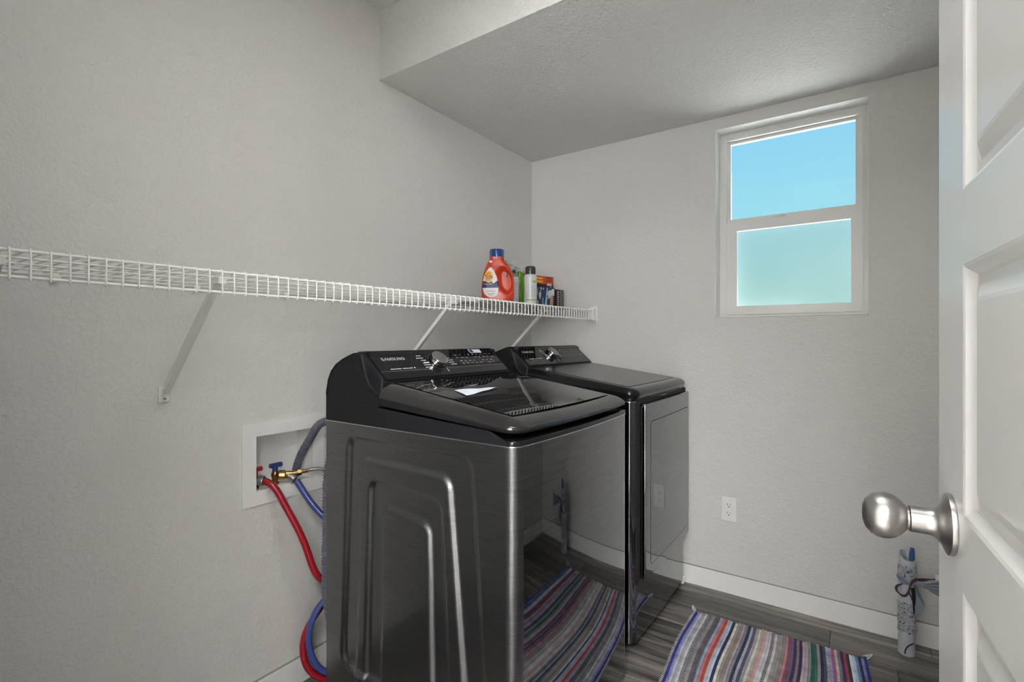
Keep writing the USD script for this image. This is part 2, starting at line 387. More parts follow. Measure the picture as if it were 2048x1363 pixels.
obj('sash_latch', [cube(1.285, 1.335, fy0 - .004, fy0 + .02, zmid + .010, zmid + .016, .002), cube(1.312, 1.330, fy0 - .006, fy0 + .006, zmid + .016, zmid + .022, .002)], M['vinyl'], win)
obj('insect_screen', cube(WX0 + .03, WX1 - .03, fy1 - .008, fy1 - .006, WZ0 + .022, zmid), M['screen'], win)
obj('reveal', [cube(WX0 + .0005, WX0 + .0030, YF - .0005, fy0 + .004, WZ0 + .006, WZ1 - .0005, .0006), cube(WX1 - .0030, WX1 - .0005, YF - .0005, fy0 + .004, WZ0 + .006, WZ1 - .0005, .0006), cube(WX0 + .003, WX1 - .003, YF - .0005, fy0 + .004, WZ1 - .0030, WZ1 - .0005, .0006)], M['trim'], win, label='white boards added to brighten the window return')  # white liner added so the return looks as bright as in daylight
obj('sill', cube(WX0 + .001, WX1 - .001, YF - .001, fy0 + .006, WZ0 + .0005, WZ0 + .006, .002), M['trim'], win)

# ------------------------------------------------------------------ door leaf (open, seen edge-on at the right)
th_d = math.radians(3.75)
tv = np.array([-math.sin(th_d), math.cos(th_d), 0]); nv = np.array([math.cos(th_d), math.sin(th_d), 0])
DD = 0.132
hinge = CAM * [1, 1, 0] + .078 * tv + DD * nv
DW, DH = 0.712, 2.03
door = thing('door_1', kind='structure', label='white moulded panel door standing open', loc=hinge, rz=math.degrees(th_d))
# local: x = thickness away from the camera, y = from hinge to latch edge
leaf = mbox(0, .035, 0, DW, .008, DH)
pan = [(1.352 - .335 * k, 1.352 - .335 * k + .259) for k in range(-1, 4)]
ST = .113
for z0, z1 in pan:
    leaf = leaf - mbox(-.01, .0115, ST, DW - ST, max(z0, .12), z1) - mbox(.0235, .05, ST, DW - ST, max(z0, .12), z1)
obj('leaf', leaf, M['door'], door)
for z0, z1 in pan:
    z0 = max(z0, .12)
    for side in (0, 1):
        rings = []
        for ins, dep in ((0.0, 0.0), (.0035, .0012), (.011, .0085), (.0135, .0095), (.022, .0095), (.024, .0088), (.036, .0032), (.040, .0026)):
            x = dep if side == 0 else .035 - dep
            rings.append(np.array([[x, ST + ins, z0 + ins], [x, DW - ST - ins, z0 + ins], [x, DW - ST - ins, z1 - ins], [x, ST + ins, z1 - ins]]))
        m = loft(rings, False, True, flip=(side == 0))
        obj('panel', m, M['door'], door)
kz, ku = 0.995, DW - .066
kp = [(0, .0), (.033, .0), (.0335, .002), (.033, .005), (.031, .0062), (.0250, .0085), (.0200, .0115), (.0165, .015), (.0148, .019), (.0142, .024), (.0142, .037), (.0138, .0378), (.0120, .0382), (.0120, .0398), (.0136, .0402), (.0150, .0415), (.0195, .0455), (.0235, .051), (.0256, .057), (.0260, .062), (.0248, .068), (.0220, .0735), (.0165, .0785), (.009, .0812), (.0, .082)]
split = next(i for i, p in enumerate(kp) if p[1] >= .0378)
kb = obj('knob_rosette', lathe(kp[:split] + [(.0, .0379)], 64, (0, ku, kz), (-1, 0, 0)), M['nickel'], door, smooth=40, label='round satin nickel rosette')
obj('knob', lathe([(0, .0374)] + kp[split:], 64, (0, ku, kz), (-1, 0, 0)), M['nickel'], door, smooth=40, label='satin nickel round door knob')
obj('knob', lathe(kp, 48, (.035, ku, kz), (1, 0, 0)), M['nickel'], door, smooth=40)
obj('latch_plate', cube(.006, .029, DW - .001, DW + .001, kz - .029, kz + .029, .0005), M['nickel'], door)
for hz in (.25, 1.05, 1.80):
    obj('hinge', tube([(-.004, -.004, hz - .045), (-.004, -.004, hz + .045)], .006, 10), M['nickel'], door)

def frame_(x0, x1, z0, z1, w, y0, y1):
    return mbox(x0, x1, y0, y1, z0, z1) - mbox(x0 + w, x1 - w, y0 - .1, y1 + .1, z0 + w, z1 - w)
# ------------------------------------------------------------------ lamps
def panel_lamp(label, x, y, w, d, glow):
    t = thing('ceiling_lamp', label, 'ceiling lamp', (x, y, ZC))
    obj('frame', tm(mbox(-w / 2, w / 2, -d / 2, d / 2, -.036, 0) - mbox(-w / 2 + .012, w / 2 - .012, -d / 2 + .012, d / 2 - .012, -.05, -.020)), M['wplastic'], t)
    obj('diffuser', cube(-w / 2 + .0125, w / 2 - .0125, -d / 2 + .0125, d / 2 - .0125, -.034, -.021), glow, t)
panel_lamp('square flush white ceiling panel lamp in front of the soffit', 1.30, .72, .62, .62, M['lampglow'])
panel_lamp('large ceiling panel lamp added in the unseen hall as fill light', 2.02, -1.05, 1.0, 1.1, M['hallfill'])  # unseen panel, added to light the laundry through the doorway

hw = thing('window_2', kind='structure', label='unseen glowing window added in the hall as fill light')  # unseen window with glowing panes, added to brighten the corner under the soffit
obj('window_frame', [tm(frame_(1.72, 2.80, .93, 2.07, .05, HY, HY + .03)), cube(1.72, 2.80, HY, HY + .032, 1.485, 1.515, .003)], M['trim'], hw)
for z0, z1 in ((.98, 1.485), (1.515, 2.02)):
    obj('pane', cube(1.77, 2.75, HY + .006, HY + .012, z0, z1), M['windowfill'], hw)
# wall register on the near wall (seen mirrored in the washer's side)
reg = thing('wall_register', 'white slatted air register low on the doorway wall', 'air register', (.38, YN1, .2))
obj('frame', tm(frame(-.15, .15, -.105, .105, (.018, .018, .018, .018), 0, .008)), M['wplastic'], reg)
obj('back', cube(-.14, .14, .0002, .002, -.095, .095), M['slot'], reg)
for k in range(11):
    z = -.078 + k * .0156
    obj('slat', place(cube(-.134, .134, -.006, .006, -.0008, .0008), (0, .0055, z), (1, 0, 0), (0, .75, -.66)), M['wplastic'], reg)

# ------------------------------------------------------------------ washer and dryer
def bow(D, W, R):
    return lambda y: D - (y - W / 2) ** 2 / (2 * R)

def plan(D, W, R, r, d=0.0, x0=0.0, rr=.004, dr=None, nf=22, nc=7):
    """closed outline (n x 2), anticlockwise from the back-left corner, inset by d; bowed front at +x"""
    f = bow(D - d, W, R)
    dr = d if dr is None else dr
    ya, yb, xa = d, W - d, x0 + dr
    rc, rb = max(r - d, .0015), max(rr - dr, .001)
    pts = [(xa + rb - rb * math.cos(t), ya + rb - rb * math.sin(t)) for t in np.linspace(0, math.pi / 2, 4)]
    xf = f(ya + rc)
    pts += [(xf - rc + rc * math.sin(t), ya + rc - rc * math.cos(t)) for t in np.linspace(0, math.pi / 2, nc)]
    for y in np.linspace(ya + rc, yb - rc, nf)[1:-1]:
        pts.append((f(y), y))
    xf = f(yb - rc)
    pts += [(xf - rc + rc * math.cos(t), yb - rc + rc * math.sin(t)) for t in np.linspace(0, math.pi / 2, nc)]
    pts += [(xa + rb - rb * math.sin(t), yb - rb + rb * math.cos(t)) for t in np.linspace(0, math.pi / 2, 4)]
    return np.array(pts)

def ring3(p, z):
    return np.column_stack([p, np.broadcast_to(z, len(p)) if np.ndim(z) else np.full(len(p), z)])

CAPW = [(.004, 1.000), (.002, 1.030), (.012, 1.070), (.028, 1.098), (.052, 1.120), (.085, 1.137), (.115, 1.148), (.140, 1.156), (.150, 1.157), (.158, 1.151), (.170, 1.118), (.184, 1.082), (.200, 1.058), (.222, 1.042), (.243, 1.034), (.252, 1.030), (.254, .996)]
PNL = [(.004, 1.000), (.002, 1.030), (.012, 1.072), (.028, 1.101), (.052, 1.124), (.085, 1.142), (.115, 1.153), (.138, 1.1605), (.148, 1.1610), (.1555, 1.1570), (.1700, 1.1440), (.1900, 1.1265), (.2100, 1.1090), (.2300, 1.0915), (.2420, 1.0810), (.2500, 1.0700), (.254, .996)]

def console(t, W, zlift=0.0):
    cap = np.array(CAPW); pn = np.array(PNL)
    cen = np.array([.13, 1.05])
    rows = []
    for y, k, sc in ((0.004, 0, .94), (0.0, 0, 1.0), (.010, 0.0, 1.004), (.014, .10, 1.0), (.018, .6, 1.0), (.022, .95, 1.0), (.030, 1, 1.0), (W / 2, 1, 1.0), (W - .030, 1, 1.0), (W - .022, .95, 1.0), (W - .018, .6, 1.0), (W - .014, .10, 1.0), (W - .010, 0, 1.004), (W, 0, 1.0), (W - .004, 0, .94)):
        q = cap * (1 - k) + pn * k
        q = cen + (q - cen) * sc
        rows.append(np.column_stack([q[:, 0], np.full(len(q), y), q[:, 1] + zlift]))
    m = loft(rows); m.fix_normals()
    obj('control_console', m, M['blacksatin'], t, smooth=35)
    # glossy panel: plates lying on the console's sloping face
    o = np.array([.1545, 0, 1.1588 + zlift]); dn = np.array([.098, 0, -.0862]); dn /= np.linalg.norm(dn); nn = np.cross([0, 1.0, 0], dn)
    nn = -nn if nn[2] < 0 else nn
    def P(s, y, h=0):
        return o + dn * s + np.array([0, y, 0]) + nn * h
    def plate(poly, h0, h1):
        """poly in (y, -s)"""
        return place(flat(poly, h1 - h0), P(0, 0, h0), (0, 1, 0), -dn)
    up = obj('control_panel', plate(rrect(.034, -.0215, W - .034, -.001, .003), 0.000, .0022), M['panelblack'], t, label='upper strip of the glossy black control panel')
    mainp = obj('control_panel', plate(Polygon([(.034, -.0228), (W - .034, -.0228), (W - .034, -.118), (W - .038, -.1265), (.038, -.1265), (.034, -.118)]), 0.000, .0022), M['panelblack'], t, label='glossy black control panel with white print')
    lm = []
    txt = meshkit.text_mesh('SAMSUNG', .0118, .0003, bold=True)
    txt.apply_scale([.098 / (txt.bounds[1, 0] - txt.bounds[0, 0]), 1, 1])
    obj('brand_lettering', place(txt, P(.0445, .068, .0023), (0, 1, 0), -dn), M['printg'], t, label='grey capital lettering')
    bars = []
    def bar(y0, y1, s, w=.0026):
        bars.append(plate(sbox(y0, -s - w / 2, y1, -s + w / 2), .0023, .0025))
    bar(.078, .122, .084, .0024); bar(.128, .172, .0835, .0024)
    bars.append(plate(Point(.181, -.083).buffer(.003, 6), .0023, .0025))
    for b_ in bars:
        obj('print_line', b_, M['printw'], t)
    bars = []
    ky = .304
    for k, s in enumerate((.029, .040, .0515, .0605, .0650, .0740, .0850)):
        w = (.022, .032, .022, .024, .030, .032, .034)[k]
        y1 = ky - .040 - .018 * abs(math.sin((s - .062) * 24)) * (-1 if s < .062 else 0) * -1 - (.004 if k < 3 else 0)
        bar(y1 - w, y1, s)
    for k, s in enumerate((.026, .036, .046, .0565, .067, .0775)):
        w = (.020, .020, .022, .030, .026, .030)[k]
        bar(ky + .045 + .003 * k, ky + .045 + .003 * k + w, s)
    for b_ in bars:
        obj('cycle_marking', b_, M['printw'], t)
    bars = []
    for row, s in enumerate((.031, .046, .064, .076)):
        for c in range(9):
            if (row * 9 + c * 5) % 7 == 3:
                continue
            y = ky + .112 + c * .026 + row * .004
            if y + .02 > W - .05:
                break
            w = (.012, .009, .015, .011, .014)[(c + row) % 5]
            bar(y, y + w, s, .0022)
            if (c + row) % 3 == 0:
                bar(y + .002, y + w - .002, s + .005, .0012)
    obj('button_marking', bars, M['printg'], t, label='small grey button markings', kind='stuff')
    c = P(.062, ky, .0022)
    obj('dial_ring', lathe([(.041, 0), (.041, .0015), (.039, .002), (.036, .002), (.036, 0)], 48, c, nn), M['blackglass'], t, smooth=40)
    kn = obj('dial', lathe([(0, 0), (.0310, 0), (.0320, .003), (.0315, .021), (.0305, .0228)], 56, c, nn), M['chrome'], t, smooth=30, label='chrome dial')
    obj('dial_face', lathe([(.0305, .0222), (.0300, .0236), (.028, .0240), (0, .0240)], 56, c, nn), M['steelknob'], kn, smooth=30)
    obj('dial_pointer', plate(sbox(ky + .021, -.112, ky + .023, -.098), .0023, .0026), M['printw'], t)
    return P, plate

washer = thing('washing_machine', 'black stainless top-loading washing machine with glossy black lid and embossed side', 'washing machine', (.2, .985, 0))
W, D, R, rc = .700, .7575, 3.5, .032
f = bow(D, W, R)
ZB, ZT = .035, .938
# embossed arches on the side
def arch(lx0, lx1, zt0, zt1, rx1, rx0, zb, r0):
    """lx0 left foot, lx1 left shoulder, heights of the shoulders, rx1 right shoulder, rx0 right foot"""
    return Polygon([(lx0, zb), (lx1 - .004, zt0 - .002), (lx1, zt0), (rx1, zt1), (rx0, zb)]).buffer(-r0, quad_segs=10).buffer(r0, quad_segs=10)
A = [arch(.075, .112, .906, .902, .610, .664, .18, .045), arch(.135, .172, .848, .842, .535, .602, .15, .045), arch(.185, .212, .790, .776, .505, .545, .13, .045), arch(.250, .262, .728, .700, .465, .478, .10, .045)]
xs = np.concatenate([np.linspace(.004, f(rc) - rc, 150)])
zs = np.linspace(ZB, ZT, 190)
XX, ZZ = np.meshgrid(xs, zs, indexing='ij')
pts = shapely.points(XX.ravel(), ZZ.ravel())
dep = np.zeros(XX.size)
for k, a in enumerate(A):
    sd = shapely.distance(pts, a.boundary) * np.where(shapely.contains(a, pts), 1, -1)
    t_ = np.clip(sd / .016, 0, 1); t_ = .55 * t_ + .45 * t_ * t_ * (3 - 2 * t_)
    dep += (t_ if k % 2 == 0 else -t_) * .0112
dep = dep.reshape(XX.shape)
fade = np.clip((ZZ - .06) / .10, 0, 1)
dep *= fade
side = grid(np.stack([XX, dep, ZZ], -1))
def wall_strip(p, z0, z1, nz=2):
    zz = np.linspace(z0, z1, nz)
    return grid(np.array([[(x, y, z) for z in zz] for x, y in p]))
cor = [(f(rc) - rc + rc * math.sin(t), rc - rc * math.cos(t)) for t in np.linspace(0, math.pi / 2, 12)]
cor2 = [(x, W - y) for x, y in cor][::-1]
cab = [side, wall_strip(cor, ZB, ZT), wall_strip(cor2 + [(.004, W)], ZB, ZT), wall_strip([(.004, W), (.004, 0)], ZB, ZT)]
obj('side_panel', cab, M['sidesteel'], washer, smooth=35, label='brushed dark cabinet side with embossed arches')
fr = [(f(y), y) for y in np.linspace(rc, W - rc, 40)]
obj('front_panel', wall_strip(fr, ZB, ZT), M['frontsteel'], washer, smooth=True, label='glossy bowed dark front panel')
base = plan(D - .02, W, R, .03, .012)
obj('plinth', loft([ring3(base, .012), ring3(base, ZB + .002)]), M['black'], washer)
for fx in (.06, D - .09):
    for fy in (.06, W - .06):
        obj('levelling_foot', lathe([(0, 0), (.022, 0), (.022, .008), (.010, .010), (.010, .014), (0, .014)], 16, (fx, fy, 0)), M['black'], washer)
o1 = plan(D + .0012, W + .0024, R, rc, 0); o1[:, 1] -= .0012
obj('trim_line', loft([ring3(o1, ZT - .0005), ring3(o1, ZT + .0022)]), M['linesteel'], washer, smooth=35, label='bright strip standing for the highlight along the cabinet top edge')  # strip of brighter metal drawn in place of the edge highlight
def bandtop(x):
    return np.interp(x, [0, .011, .25, .425, .655, .668, .712, .80], [1.012, 1.012, .997, .985, .973, .971, .952, .952])
ob = plan(D, W, R, rc, 0)
dense = []
for i in range(len(ob)):
    a, b = ob[i], ob[(i + 1) % len(ob)]
    n = max(1, int(np.linalg.norm(b - a) / .012))
    dense += [a + (b - a) * k / n for k in range(n)]
ob = np.array(dense)
ib = ob + (np.array([.37, W / 2]) - ob) * .035
ib2 = ob + (np.array([.37, W / 2]) - ob) * .10
obj('top_band', loft([ring3(ob, ZT + .002), ring3(ob, bandtop(ob[:, 0]) - .0015), ring3(ob + (np.array([.37, W / 2]) - ob) * .004, bandtop(ob[:, 0])), ring3(ib, bandtop(ob[:, 0]) + .0), ring3(ib2, .95)], False, True), M['blacksatin'], washer, smooth=35, label='satin black band under the lid')
lipp = np.array([q for q in plan(D + .0007, W + .0014, R, rc, 0, nf=40, nc=12) if q[0] > .712]) - [0, .0007]
lip = grid(np.array([[(x - ins, y + (ins if y < .03 else -ins if y > W - .03 else 0), z) for ins, z in ((0, .9405), (0, .9490), (.0012, .9520), (.0045, .9536), (.02, .9545))] for x, y in lipp]))
obj('front_lip', lip, M['blackgloss'], washer, smooth=50, label='glossy black lip under the lid front')
ol = ob + (ob - np.array([.37, W / 2])) * .0006
# front lip chrome line
sel = ob[:, 0] > .70
zt = lambda x: 1.0685 - (x - .25) * (.0735 / .51)
LX0, LD = .2545, D + .0035
def lid_ring(d, zf, dr=0.0):
    p = plan(LD, W + .004, R, .050, d, LX0, .004, dr, nf=30, nc=10); p[:, 1] -= .002
    return np.column_stack([p, [zf(x) for x in p[:, 0]]])
lidb = lambda x: float(np.interp(x, [.25, .425, .655, .70, .76], [1.003, .990, .979, .970, .968]))
cre = lambda x: zt(x) - float(np.interp(x, [.25, .70, .76], [.034, .015, .013]))
bev = lambda k: (lambda x: cre(x) + (zt(x) - cre(x)) * k)
rings = [lid_ring(.030, lambda x: lidb(x) + .004, .006), lid_ring(.008, lidb, .002), lid_ring(.001, lambda x: lidb(x) + .003), lid_ring(.0, lambda x: cre(x) - .0065), lid_ring(.0004, lambda x: cre(x) - .0040), lid_ring(.0014, lambda x: cre(x) - .0015), lid_ring(.0032, bev(.05)), lid_ring(.0060, bev(.19)), lid_ring(.0105, bev(.37), .0), lid_ring(.018, bev(.62), .001), lid_ring(.030, bev(.86), .002), lid_ring(.044, bev(.985), .002), lid_ring(.054, zt, .003)]
obj('lid_skirt', loft(rings[:4], True, False), M['blacksatin'], washer, smooth=35, label='lower side of the lid made satin black for its shade')  # darker material puts the shade of the lid side into its colour
obj('lid', loft(rings[3:], False, True), M['lidframe'], washer, smooth=35, label='glossy charcoal lid frame with rounded front lip')
def sheet(d, z, dr, up, n=26):
    """a gently curved plate over the outline inset by d"""
    p = plan(LD, W, R, .055, d, LX0, .006, dr, nf=30, nc=10)
    c = p.mean(0)
    rr = []
    for k in np.linspace(0, .98, 8):
        q = p + (c - p) * k
        crown = .0035 * (1 - ((q[:, 1] - W / 2) / (W / 2)) ** 2)
        rr.append(np.column_stack([q, [z(x) + up for x in q[:, 0]] + crown]))
    return loft(rr, False, True)
obj('lid_glass', sheet(.054, zt, .004, .0008), M['blackglass'], washer, smooth=True, label='black glass top of the lid')
P, plate = console(washer, W)
st = obj('sticker', plate(sbox(.520, -.0235, .592, -.004), .0024, .0027), M['labelw'], washer, label='small white sticker on the control panel')
obj('sticker_code', plate(sbox(.524, -.021, .544, -.006), .0028, .0029), M['labeln'], st)
obj('cable_clip', cube(-.012, .0035, .012, .030, .966, .988, .002), M['black'], washer)

# dryer
dryer = thing('clothes_dryer', 'black stainless front-loading clothes dryer in the corner under the shelf', 'dryer', (.165, 1.835, 0))
W2, D2 = .680, .7465
R2 = 9.0
f2 = bow(D2, W2, R2)
p2 = plan(D2, W2, R2, .030, 0)
obj('cabinet', loft([ring3(p2, .03), ring3(p2, .957)]), M['frontsteel'], dryer, smooth=35, label='dark glossy dryer cabinet')
obj('plinth', loft([ring3(plan(D2 - .012, W2, R2, .03, .010), .012), ring3(plan(D2 - .012, W2, R2, .03, .010), .032)]), M['black'], dryer)
for fx in (.06, D2 - .07):
    for fy in (.06, W2 - .06):
        obj('levelling_foot', lathe([(0, 0), (.022, 0), (.022, .008), (.010, .010), (.010, .014), (0, .014)], 16, (fx, fy, 0)), M['black'], dryer)
obj('levelling_foot', [cube(D2 - .032, D2 - .004, W2 - .026, W2 - .004, 0, .012, .003), cube(D2 - .026, D2 - .010, W2 - .022, W2 - .010, .012, .045, .004), cube(D2 - .012, D2 + .002, W2 - .02, W2 - .006, .01, .034, .004)], M['wplastic'], dryer, label='white foot at the front corner')
o2 = plan(D2 + .0010, W2 + .002, R2, .030, 0); o2[:, 1] -= .001
obj('trim_line', loft([ring3(o2, .9555), ring3(o2, .9578)]), M['linesteel'], dryer, smooth=35)
zt2 = lambda x: 1.0720 - (x - .25) * (.067 / .50)
TD = D2 + .012
def top_ring(d, zf, dr=0.0, xx=.2545):
    p = plan(TD, W2, R2, .045, d, xx, .004, dr, nf=26, nc=9)
    return np.column_stack([p, [zf(x) for x in p[:, 0]]])
mz = lambda k, up: (lambda x: .958 + (zt2(x) - up - .958) * k)
rings = [top_ring(.012, lambda x: .958, .0), top_ring(.008, mz(.15, .0)), top_ring(.002, mz(.42, .0)), top_ring(.0, mz(.60, .002)), top_ring(.004, mz(.80, .003)), top_ring(.012, mz(.95, .003)), top_ring(.022, mz(1, .0012)), top_ring(.036, zt2, .002), top_ring(.050, lambda x: zt2(x) - .0012, .003)]
obj('top_cover', loft(rings), M['blackgloss'], dryer, smooth=35, label='gloss black top edge with rounded front')
pt = plan(TD, W2, R2, .05, .052, .2545, .006, .006, nf=26, nc=9)
obj('top_panel', loft([np.column_stack([pt, [zt2(x) - .0010 for x in pt[:, 0]]]), np.column_stack([pt, [zt2(x) + .0006 for x in pt[:, 0]]])]), M['drytop'], dryer, label='satin grey flat top panel')
obj('rear_base', cube(.004, .256, .003, W2 - .003, .958, 1.000, .004), M['blacksatin'], dryer)
console(dryer, W2, .003)
# door: outer slab, black gaps round it, inner panel outlined by a fine groove
obj('handle_recess', [cube(f2(.05) - .004, f2(.05) + .0015, .022, .064, .250, .962, .004), cube(f2(.3) - .02, f2(.3) + .0010, .05, W2 - .006, .944, .962, .002)], M['black'], dryer, label='black recessed gap along the door')
def bowslab(poly, h0, h1, edge=.004):
    """poly in (y, z) laid on the bowed front between heights h0 and h1"""
    rr = []
    for d, h in ((0, h0), (0, h1 - edge), (edge * .3, h1 - edge * .3), (edge, h1)):
        q = poly.buffer(-d, quad_segs=6) if d else poly
        c = np.array(q.exterior.coords)[:-1]
        rr.append(c)
    n = 160
    out = []
    for c, h in zip(rr, (h0, h1 - edge, h1 - edge * .3, h1)):
        ls = LineString(np.vstack([c, c[:1]]))
        cc = np.array([ls.interpolate(t, normalized=True).coords[0] for t in np.arange(n) / n])
        out.append(np.column_stack([[f2(y) + h for y in cc[:, 0]], cc]))
    c = out[-1].mean(0)
    for k in (.3, .6, .95):
        q = out[3] + (c - out[3]) * k
        q[:, 0] = [f2(y) + h1 for y in q[:, 1]]
        out.append(q)
    m = loft(out); m.fix_normals()
    return m
dpoly = Polygon([(.064, .258), (W2 - .006, .258), (W2 - .006, .945), (.064, .945)]).buffer(-.006).buffer(.006)
dr_ = obj('door', bowslab(dpoly, .0005, .0225, .006), M['frontsteel'], dryer, smooth=35, label='large glossy dark dryer door')
ipoly = Polygon([(.118, .300), (W2 - .030, .300), (W2 - .030, .872), (.118, .872)]).buffer(-.016).buffer(.016)
obj('door_groove', bowslab(ipoly, .0200, .0228, .0002), M['black'], dr_, smooth=35)
obj('door_panel', bowslab(ipoly.buffer(-.0022), .0200, .0232, .0004), M['frontsteel'], dr_, smooth=35)

# ------------------------------------------------------------------ wire shelf
shelf = thing('wire_shelf', 'long white ventilated wire shelf along the wall above the washer and dryer', 'shelf', (0, 0, 0))
XF, ZD, ZL = .410, 1.3535, 1.307
SY0, SY1 = .10, 2.512
def rail(x, z, r, sag=0.0):
    return tube([(x, SY0, z), (x, .6, z), (x, 1.2, z), (x, 1.8, z), (x, SY1, z)], r, 10)
obj('front_rail', rail(XF, ZD, .0030), M['wirewhite'], shelf, smooth=40)
obj('front_rail', rail(XF, ZL, .0030), M['wirewhite'], shelf, smooth=40)
for x in (.008, .105, .205, .305):
    obj('long_wire', rail(x, ZD - .0005 if x > .01 else ZD, .0022), M['wirewhite'], shelf, smooth=40)
for k in range(200):
    y = SY0 + .008 + k * .0269
    if y > SY1 - .003:
        break
    pth = [(.004, y, ZD + .0042), (.395, y, ZD + .0042), (.405, y, ZD + .0040), (.4110, y, ZD + .0036), (.4152, y, ZD + .0012), (.4156, y, ZD - .004), (.4156, y, ZL - .0005), (.4140, y, ZL - .0036), (.408, y, ZL - .0045)]
    obj('cross_wire', tube(pth, .0018, 6), M['wirewhite'], shelf, smooth=50)
def sup(y):
    a = np.array([.322, y, ZD - .002]); b = np.array([.011, y, 1.052])
    d = (b - a) / np.linalg.norm(b - a); n = np.cross(d, [0, 1.0, 0]); n = n if n[2] > 0 else -n
    # folded channel: web and two flanges, twisting to a flat tongue at the foot
    w, h, tk = .0085, .014, .0014
    sec = [(-w, 0), (-w, h), (-w + tk, h), (-w + tk, tk), (w - tk, tk), (w - tk, h), (w, h), (w, 0)]
    rings = [np.array([p + np.array([0, u, 0]) + n * (v * s - .010) for u, v in sec]) for p, s in ((a, 1.0), (a + (b - a) * .06, 1.0), (a + (b - a) * .9, 1.0), (b, .75))]
    m = loft(rings); m.fix_normals()
    q = obj('support_bracket', m, M['bracket'], shelf, label=None)
    obj('bracket_hook', cube(a[0] - .026, a[0] + .018, y - .0096, y + .0096, ZD - .021, ZD - .0027, .002), M['bracket'], q)
    obj('mounting_foot', [cube(.0, .009, y - .0135, y + .0135, 1.020, 1.066, .003), cube(.009, .016, y - .010, y + .010, 1.040, 1.064, .003)], M['wplastic'], q)
    obj('screw', lathe([(0, 0), (.004, 0), (.0035, .0018), (0, .002)], 14, (.009, y, 1.032), (1, 0, 0)), M['steelknob'], q)
for y in (.215, .602, 1.464, 2.16):
    sup(y)
for y in (.37, .685, .965, 1.31, 1.62, 1.93, 2.25):
    obj('wall_clip', [cube(.0, .014, y - .009, y + .009, ZD - .012, ZD + .004, .003), cube(.006, .018, y - .005, y + .005, ZD - .014, ZD - .004, .003)], M['wplastic'], shelf)
obj('end_bracket', [cube(.388, .430, 2.528, YF, 1.292, 1.378, .003), cube(.384, .423, 2.500, 2.530, 1.2985, 1.366, .004), cube(.418, .430, 2.531, YF, 1.283, 1.300, .002)], M['wplastic'], shelf, label='white end bracket on the window wall')

# ------------------------------------------------------------------ things on the shelf
ZI = ZD + .0042 + .0021
obj('shelf_liner', cube(.100, .372, 1.625, 2.372, ZI, ZI + .003, .0008), M['liner'], None, label='thin dark grey liner board under the bottles on the wire shelf', cat='shelf liner')
ZI += .0031

def superring(hw0, hw1, ht, z, n=72, e=2.6, cx=0.0, cy=0.0):
    t = np.arange(n) * 2 * np.pi / n
    c, s = np.cos(t), np.sin(t)
    x = np.sign(c) * np.abs(c) ** (2 / e); y = np.sign(s) * np.abs(s) ** (2 / e)
    return np.column_stack([cx + np.where(x > 0, hw1 * x, hw0 * x), cy + ht * y, np.full(n, z)])

# orange-red detergent bottle.  local: x = width, -y = towards the viewer, z up
S = .000222
def zz(py):
    return (1190 - py) * S
prof = [(1188, 302, 798, .034), (1184, 250, 850, .040), (1160, 235, 868, .0435), (1080, 225, 880, .045), (950, 215, 885, .046), (800, 220, 885, .046), (700, 235, 876, .045), (600, 256, 855, .043), (500, 290, 815, .040), (440, 312, 780, .038), (400, 330, 745, .036), (365, 345, 705, .034), (335, 362, 684, .0325), (300, 374, 678, .032), (262, 378, 676, .032)]
from scipy.interpolate import PchipInterpolator
pz = np.array([zz(p[0]) for p in prof])
fl, frr, ft = (PchipInterpolator(pz, [(p[k] - 550) * S if k < 3 else p[k] for p in prof]) for k in (1, 2, 3))
def recess(x, z):
    """hand hollow round the grip, deepest beside the through hole"""
    u = (x - .034) / .040; v = (z - .098) / .068
    u2 = u + .30 * v
    d = np.sqrt(u2 ** 2 + v ** 2)
    k = np.clip((1.0 - d) / .42, 0, 1)
    return k * k * (3 - 2 * k)
def bottle_depth(x, z):
    l, r, t = float(fl(z)), float(frr(z)), float(ft(z))
    c = (l + r) / 2; hw = (r - l) / 2
    q = min(abs((x - c) / hw), .999)
    return t * (1 - q ** 4.0) ** (1 / 4.0)
rings = []
for z in np.unique(np.concatenate([pz, np.linspace(pz[0], pz[-1], 90)])):
    l, r, t = float(fl(z)), float(frr(z)), float(ft(z))
    c = (l + r) / 2; hw = (r - l) / 2
    rg = superring(hw, hw, t, z, 200, 4.0, cx=c)
    rc_ = recess(rg[:, 0], z)
    rg[:, 1] *= 1 - .62 * rc_
    rings.append(rg)
body = loft(rings); body.fix_normals()
mm = m3.Manifold(m3.Mesh(np.asarray(body.vertices, np.float32), np.asarray(body.faces, np.uint32)))
slot = Polygon([((706 - 550) * S, zz(560)), ((726 - 550) * S, zz(555)), ((768 - 550) * S, zz(690)), ((760 - 550) * S, zz(720)), ((738 - 550) * S, zz(690))]).buffer(.0012).buffer(.0)
sl = place(flat(slot, .2), (0, .1, 0), (1, 0, 0), (0, 0, 1))
ms = m3.Manifold(m3.Mesh(np.asarray(sl.merge_vertices() or sl.vertices, np.float32), np.asarray(sl.faces, np.uint32)))
cut = mm - ms
if cut.is_empty() or cut.num_tri() < 100:
    cut = body
rot_t = -27.0
tide = thing('detergent_bottle', 'orange-red laundry detergent jug with a blue cap and yellow round logo', 'detergent bottle', (.262, 1.838, ZI), rot_t + 63)
tide_rot = rot_t
obj('body', cut, M['orange'], tide, smooth=35)
capr = .0328
obj('cap', lathe([(0, zz(100)), (.024, zz(97)), (.0305, zz(102)), (capr, zz(116)), (capr + .0006, zz(240)), (capr, zz(268)), (.0, zz(268))], 48, ((527 - 550) * S, 0, 0)), M['capblue'], tide, smooth=35, label='translucent blue cap')
